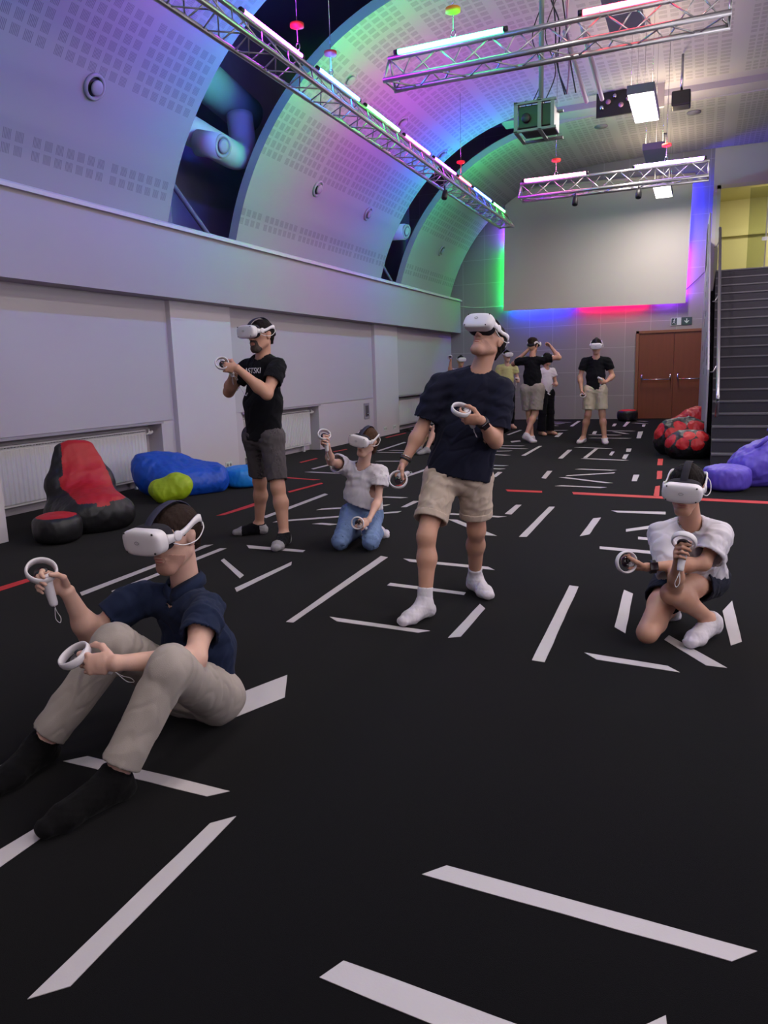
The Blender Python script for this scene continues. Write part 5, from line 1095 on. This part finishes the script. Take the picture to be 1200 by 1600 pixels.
controller_in(fr['R'], 'white controller in the standing bearded man\'s right hand, closer to his face', up_=(.25,-.3,.9), fw_=(-.5,-.5,0))
PRINT = mat('white_shirt_print', (200,198,205), .8)
def shirt_text(root, og, s, p, right, up, size, lsp=1.):
    cu = bpy.data.curves.new('text', 'FONT'); cu.body = s; cu.size = size; cu.extrude = .0012; cu.space_character = lsp; cu.align_x = 'CENTER'; cu.shear = .25
    tmp = bpy.data.objects.new('tmp', cu); COL.objects.link(tmp); bpy.context.view_layer.update(); tmp = tmp
    me = bpy.data.meshes.new_from_object(tmp.evaluated_get(bpy.context.evaluated_depsgraph_get())); bpy.data.objects.remove(tmp)
    o = link('shirt_print', me, PRINT, root); right = nrm(right); up = nrm(up); n = np.cross(right, up); p = np.array(p)-og
    o.matrix_local = Matrix([[right[i], up[i], n[i], p[i]] for i in range(3)]+[[0,0,0,1]])
    return o
from mathutils.bvhtree import BVHTree
def project_print(root, o, fwd, off=.004):
    sh = [c for c in root.children if c.name.startswith('shirt') and 'print' not in c.name][0]
    bv = BVHTree.FromPolygons([v.co[:] for v in sh.data.vertices], [p.vertices[:] for p in sh.data.polygons])
    M = o.matrix_local.copy(); Mi = M.inverted(); f = Vector(fwd)
    for v in o.data.vertices:
        p = M@v.co; z = v.co.z; hit = bv.ray_cast(p+f*.4, -f, 1.0)[0]
        if hit: v.co = Mi@(hit+f*(.002+max(z,0)+.0005))
B_front = A_(-.26,-.965,0); B_left = A_(.965,-.26,0)
b0 = A_(-3.235,5.25,1.375)
def b_print():
    o = shirt_text(ro, og, 'MADE ASTSKI', b0+.2*B_front, B_left, (0,0,1), .060, 1.0); project_print(ro, o, B_front)
    mb = MB()
    for pts in ([(-.10,-.13),(-.06,-.10),(-.03,-.14),(.0,-.17),(.02,-.15)],[(.0,-.05),(.02,-.035),(.035,-.055),(.05,-.04),(.055,-.07)]): mb.tube(spline([(a,b_,0) for a,b_ in pts]), .0035, 6)
    o = mb.build('shirt_print', PRINT, ro); p = b0+.2*B_front-og
    o.matrix_local = Matrix([[B_left[i], (0,0,1)[i], B_front[i], p[i]] for i in range(3)]+[[0,0,0,1]]); project_print(ro, o, B_front)
b_print()

# kneeling woman
JC = dict(hL=(-2.395,5.41,.23), hR=(-2.575,5.40,.23), kL=(-2.275,5.10,.08), kR=(-2.515,5.06,.08), aL=(-2.37,5.47,.075), aR=(-2.56,5.46,.075), tL=(-2.38,5.64,.035), tR=(-2.56,5.63,.035), soleL=(0,-.1,1), soleR=(0,-.1,1),
    nk=(-2.432,5.35,.655), sL=(-2.29,5.37,.60), sR=(-2.585,5.33,.635), eL=(-2.29,5.30,.37), wL=(-2.295,5.12,.245), eR=(-2.60,5.12,.69), wR=(-2.54,4.96,.83),
    dL=(-.45,-.7,-.35), uL=(-.8,-.4,.35), dR=(-.1,-.75,.5), uR=(.1,.45,.85), hd=(-2.372,5.30,.835), hf=(-.12,-1,-.08), hu=(.22,.05,1))
ro, fr, hc, og = person('woman in white cropped t-shirt and blue jeans kneeling behind the walking man', JC, dict(skin=SK3, s=.88, h=.0075, hf=.004, hair=(HL,'long'), lips='f', arm=.82, leg=.95,
    shirt=dict(m=WHT, sl=.55, hem=.10, loose=1.08, r=1.2, sr=.078, fold=.005, wide=1.45, tilt=-.22, seed=3), pants=dict(m=DENIM, f=1.9, r2=.06, loose=1.0, top=.12), sock=dict(m=SKW, h=.02)))
headset_on(hc, "white VR headset on the kneeling woman's head")
controller_in(fr['R'], "white controller in the kneeling woman's raised right hand", .95, up_=(.15,-.3,.93), fw_=(-.6,.5,0))
controller_in(fr['L'], "white controller in the kneeling woman's left hand on her lap", .95, up_=(.0,-.95,.3), fw_=(-.6,0,.8))

# walking man in the centre
JD = dict(hL=(-1.155,4.06,.75), hR=(-1.335,4.0,.75), kL=(-1.165,4.12,.435), kR=(-1.36,3.80,.455), aL=(-1.233,4.318,.08), aR=(-1.355,3.741,.08), tL=(-1.107,4.17,.03), tR=(-1.425,3.58,.03),
    nk=(-1.112,4.05,1.37), sL=(-.99,4.05,1.258), sR=(-1.335,4.0,1.297), eL=(-1.01,3.96,.965), wL=(-1.045,3.80,1.09), eR=(-1.43,3.95,1.03), wR=(-1.50,3.85,.858),
    dL=(-.85,-.35,.12), uL=(-.35,-.6,.75), dR=(-.4,-.25,-.85), uR=(.05,-.95,.12), hd=(-1.075,4.07,1.505), hf=(-.22,-.80,.55), hu=(.2,.5,.8))
ro, fr, hc, og = person('man in dark t-shirt, beige shorts and white socks stepping forward, looking up', JD, dict(skin=SK2, s=.92, h=.0055, hf=.003, hair=(HC,'short'), lips='m', neck=1.08, stubble=mat('stubble_shadow', (150,112,98)), bulk=1.02,
    shirt=dict(m=NAVY2, sl=.78, hem=.02, loose=1.12, r=1.08, sr=.072, fold=.006, wide=1.52, fs=4.5, seed=11), pants=dict(m=BEIGE, f=.72, r2=.098, loose=1.06, fold=.005, cuff=True, top=.1), sock=dict(m=SKW, h=.10), leg=1.02))
headset_on(hc, 'white VR headset on the man walking in the centre with his head tipped back', FOAM)
controller_in(fr['L'], "white controller in the walking man's left hand held in front of his chest", tilt=.35)
controller_in(fr['R'], "white controller in the walking man's lowered right hand", tilt=.1)
wrist_band(ro, og, np.array(JD['wL']), np.array(JD['eL']), 'wrist_watch', BLACK_P, .02, .026, .029, (.1,-1,.4))
wrist_band(ro, og, np.array(JD['wR']), np.array(JD['eR']), 'bracelet', BLACK_P, .015, .010, .029)
wrist_band(ro, og, np.array(JD['wR']), np.array(JD['eR']), 'bracelet', mat('silver', (190,185,190), .3, 1), .03, .004, .030)

# crouching person
JE = dict(hL=(.09,4.09,.25), hR=(-.085,4.05,.25), kL=(-.084,3.68,.275), kR=(-.185,3.66,.075), aL=(.102,3.9,.085), aR=(-.10,4.02,.08), tL=(.007,3.705,.03), tR=(-.09,4.2,.03), soleR=(0,-.1,1),
    nk=(-.016,3.80,.615), sL=(.12,3.83,.56), sR=(-.15,3.79,.555), eL=(.05,3.68,.43), wL=(-.195,3.60,.417), eR=(-.067,3.64,.33), wR=(-.058,3.47,.503),
    dL=(-.97,-.15,-.04), uL=(-.2,-.93,.15), dR=(-.1,-.72,.5), uR=(.12,.45,.85), hd=(-.040,3.715,.785), hf=(-.13,-1,-.2), hu=(.05,-.1,1))
ro, fr, hc, og = person('person in oversized white t-shirt and dark shorts crouching on one knee at the right', JE, dict(skin=SK2, s=.9, h=.0055, hf=.003, hair=(HC,'short'), lips='f', arm=.84, leg=.98,
    shirt=dict(m=WHT, sl=.8, hem=.02, loose=1.12, r=1.15, sr=.070, fold=.006, wide=1.40, fs=5, seed=5, flare=1.3, nr=.058), pants=dict(m=BSH, f=.42, r2=.108, loose=1.02, top=.1), sock=dict(m=SKW, h=.015)))
headset_on(hc, 'white VR headset on the person crouching at the right', FOAM)
controller_in(fr['R'], "white controller in the crouching person's raised right hand", tilt=.1)
controller_in(fr['L'], "white controller in the crouching person's left hand stretched out sideways", tilt=.0)
wrist_band(ro, og, np.array(JE['wL']), np.array(JE['eL']), 'wrist_watch', BLACK_P, .025, .026, .028, (0,-1,.3))

# far man facing the camera
JF = mirror_std(-1.70, 13.7, -86, 1.04, dict(eR=(-.255,.0,1.12), wR=(-.22,.10,.90), eL=(.27,-.02,1.12), wL=(.17,.20,1.03), dL=(-.75,.65,.1), uL=(.1,.2,1), dR=(0,.4,-1), hf=(0,1,-.25), kL=(.12,.02,.49), aL=(.17,.05,.08), tL=(.20,.27,.03), aR=(-.19,-.05,.08), tR=(-.25,.15,.03)))
ro, fr, hc, og = person('man in black t-shirt and khaki shorts standing alone near the brown door', JF, dict(skin=SK2, s=1.03, h=.012, hf=.007, hair=(HC,'short'), shirt=dict(m=BLK, sl=.6, hem=-.0, fold=.004), pants=dict(m=KHK, f=.8, r2=.1, loose=1.08), sock=dict(m=SKW, h=.01)))
headset_on(hc, 'white VR headset on the far man standing alone near the door', FOAM)
controller_in(fr['L'], "white controller in the far man's raised left hand"); controller_in(fr['R'], "white controller in the far man's lowered right hand")

# far man seen from behind
JG = mirror_std(-2.84, 13.85, 82, 1.07, dict(eR=(-.44,.06,1.42), wR=(-.24,.26,1.60), eL=(.38,.10,1.34), wL=(.17,.27,1.58), dR=(.6,.4,.5), dL=(-.6,.4,.5), uR=(0,-.3,1), uL=(0,-.3,1), kL=(.07,.04,.50), aL=(.0,-.02,.08), tL=(.06,.2,.03), kR=(-.06,-.02,.50), aR=(.03,-.2,.14), tR=(-.12,-.16,.03)))
ro, fr, hc, og = person('man in black t-shirt and baggy grey shorts seen from behind, hands at his headset', JG, dict(skin=SK2, s=1.05, h=.012, hf=.007, hair=(HB,'curly'), shirt=dict(m=BLK, sl=.6, hem=-.0, fold=.004), pants=dict(m=GJ, f=.86, r2=.12, loose=1.28), sock=dict(m=SKW, h=.02)))
headset_on(hc, 'white VR headset on the far man seen from behind', FOAM)

# woman mostly hidden behind him
JH = mirror_std(-2.86, 15.3, -40, .93, dict(eL=(.23,.05,1.10), wL=(.10,.22,1.08), dL=(-.8,.5,0), uL=(0,0,1)))
ro, fr, hc, og = person('woman in white top and long black trousers, mostly hidden behind the far man', JH, dict(skin=SK2, s=.93, h=.014, hf=.007, hair=(HC,'long'), arm=.85, shirt=dict(m=WHT, sl=.5, fold=.003), pants=dict(m=BLK, f=1.95, r2=.11, loose=1.15)))
headset_on(hc, 'white VR headset on the woman hidden behind the far man', FOAM)

# person in yellow shirt behind the walking man's shoulder
JI = mirror_std(-4.02, 16.8, -60, 1.0, dict(eL=(.24,.02,1.12), wL=(.20,.22,1.06), dL=(-.4,.8,.1), uL=(0,.2,1)))
ro, fr, hc, og = person("person in a pale yellow t-shirt showing behind the walking man's shoulder", JI, dict(skin=SK1, s=1., h=.014, hf=.007, hair=(HB,'short'), shirt=dict(m=YEL, sl=.6, fold=.003), pants=dict(m=BLK, f=1.9)))
headset_on(hc, "white VR headset right behind the walking man's neck, on the yellow-shirted person", FOAM)
controller_in(fr['L'], 'white controller held by the person in the yellow t-shirt')

# person with an arm straight up
JJ = mirror_std(-5.0, 16.5, -62, .955, dict(eR=(-.28,.10,1.40), wR=(-.26,.12,1.64), dR=(0,.3,.95), uR=(0,.9,.3)))
ro, fr, hc, og = person("person left of the walking man's head with only headset and raised arm showing", JJ, dict(skin=SK2, s=.95, h=.014, hf=.007, hair=(HC,'short'), shirt=dict(m=WHT, sl=.6, fold=.003), pants=dict(m=BSH, f=.8)))
headset_on(hc, "white VR headset just left of the walking man's collar in the distance", FOAM)
controller_in(fr['R'], "white controller held up high left of the walking man's head")

# person sitting on the floor behind the walking man's arm
JK = dict(hL=(-3.98,12.15,.12), hR=(-4.12,12.28,.12), kL=(-4.05,11.85,.42), kR=(-4.28,11.98,.30), aL=(-4.12,11.62,.085), aR=(-4.28,11.72,.085), tL=(-4.22,11.48,.03), tR=(-4.40,11.58,.03),
    nk=(-3.98,12.32,.60), sL=(-3.86,12.24,.54), sR=(-4.12,12.42,.54), eL=(-3.92,12.05,.34), wL=(-4.08,11.9,.3), eR=(-4.2,12.25,.36), wR=(-4.25,12.05,.45), dL=(-.5,-.8,0), uL=(0,0,1), dR=(-.3,-.9,0), uR=(0,0,1), hd=(-3.95,12.30,.79), hf=(-.5,-.9,0), hu=(0,0,1))
ro, fr, hc, og = person("person in white top sitting on the floor behind the walking man's right arm", JK, dict(skin=SK1, s=.9, h=.011, hf=.007, hair=(HL,'long'), arm=.85, shirt=dict(m=WHT, sl=.6, fold=.003), pants=dict(m=BSH, f=.45, r2=.1), sock=dict(m=SKW2, h=.02)))
headset_on(hc, "white VR headset on the person sitting on the floor, behind the walking man's torso", FOAM)
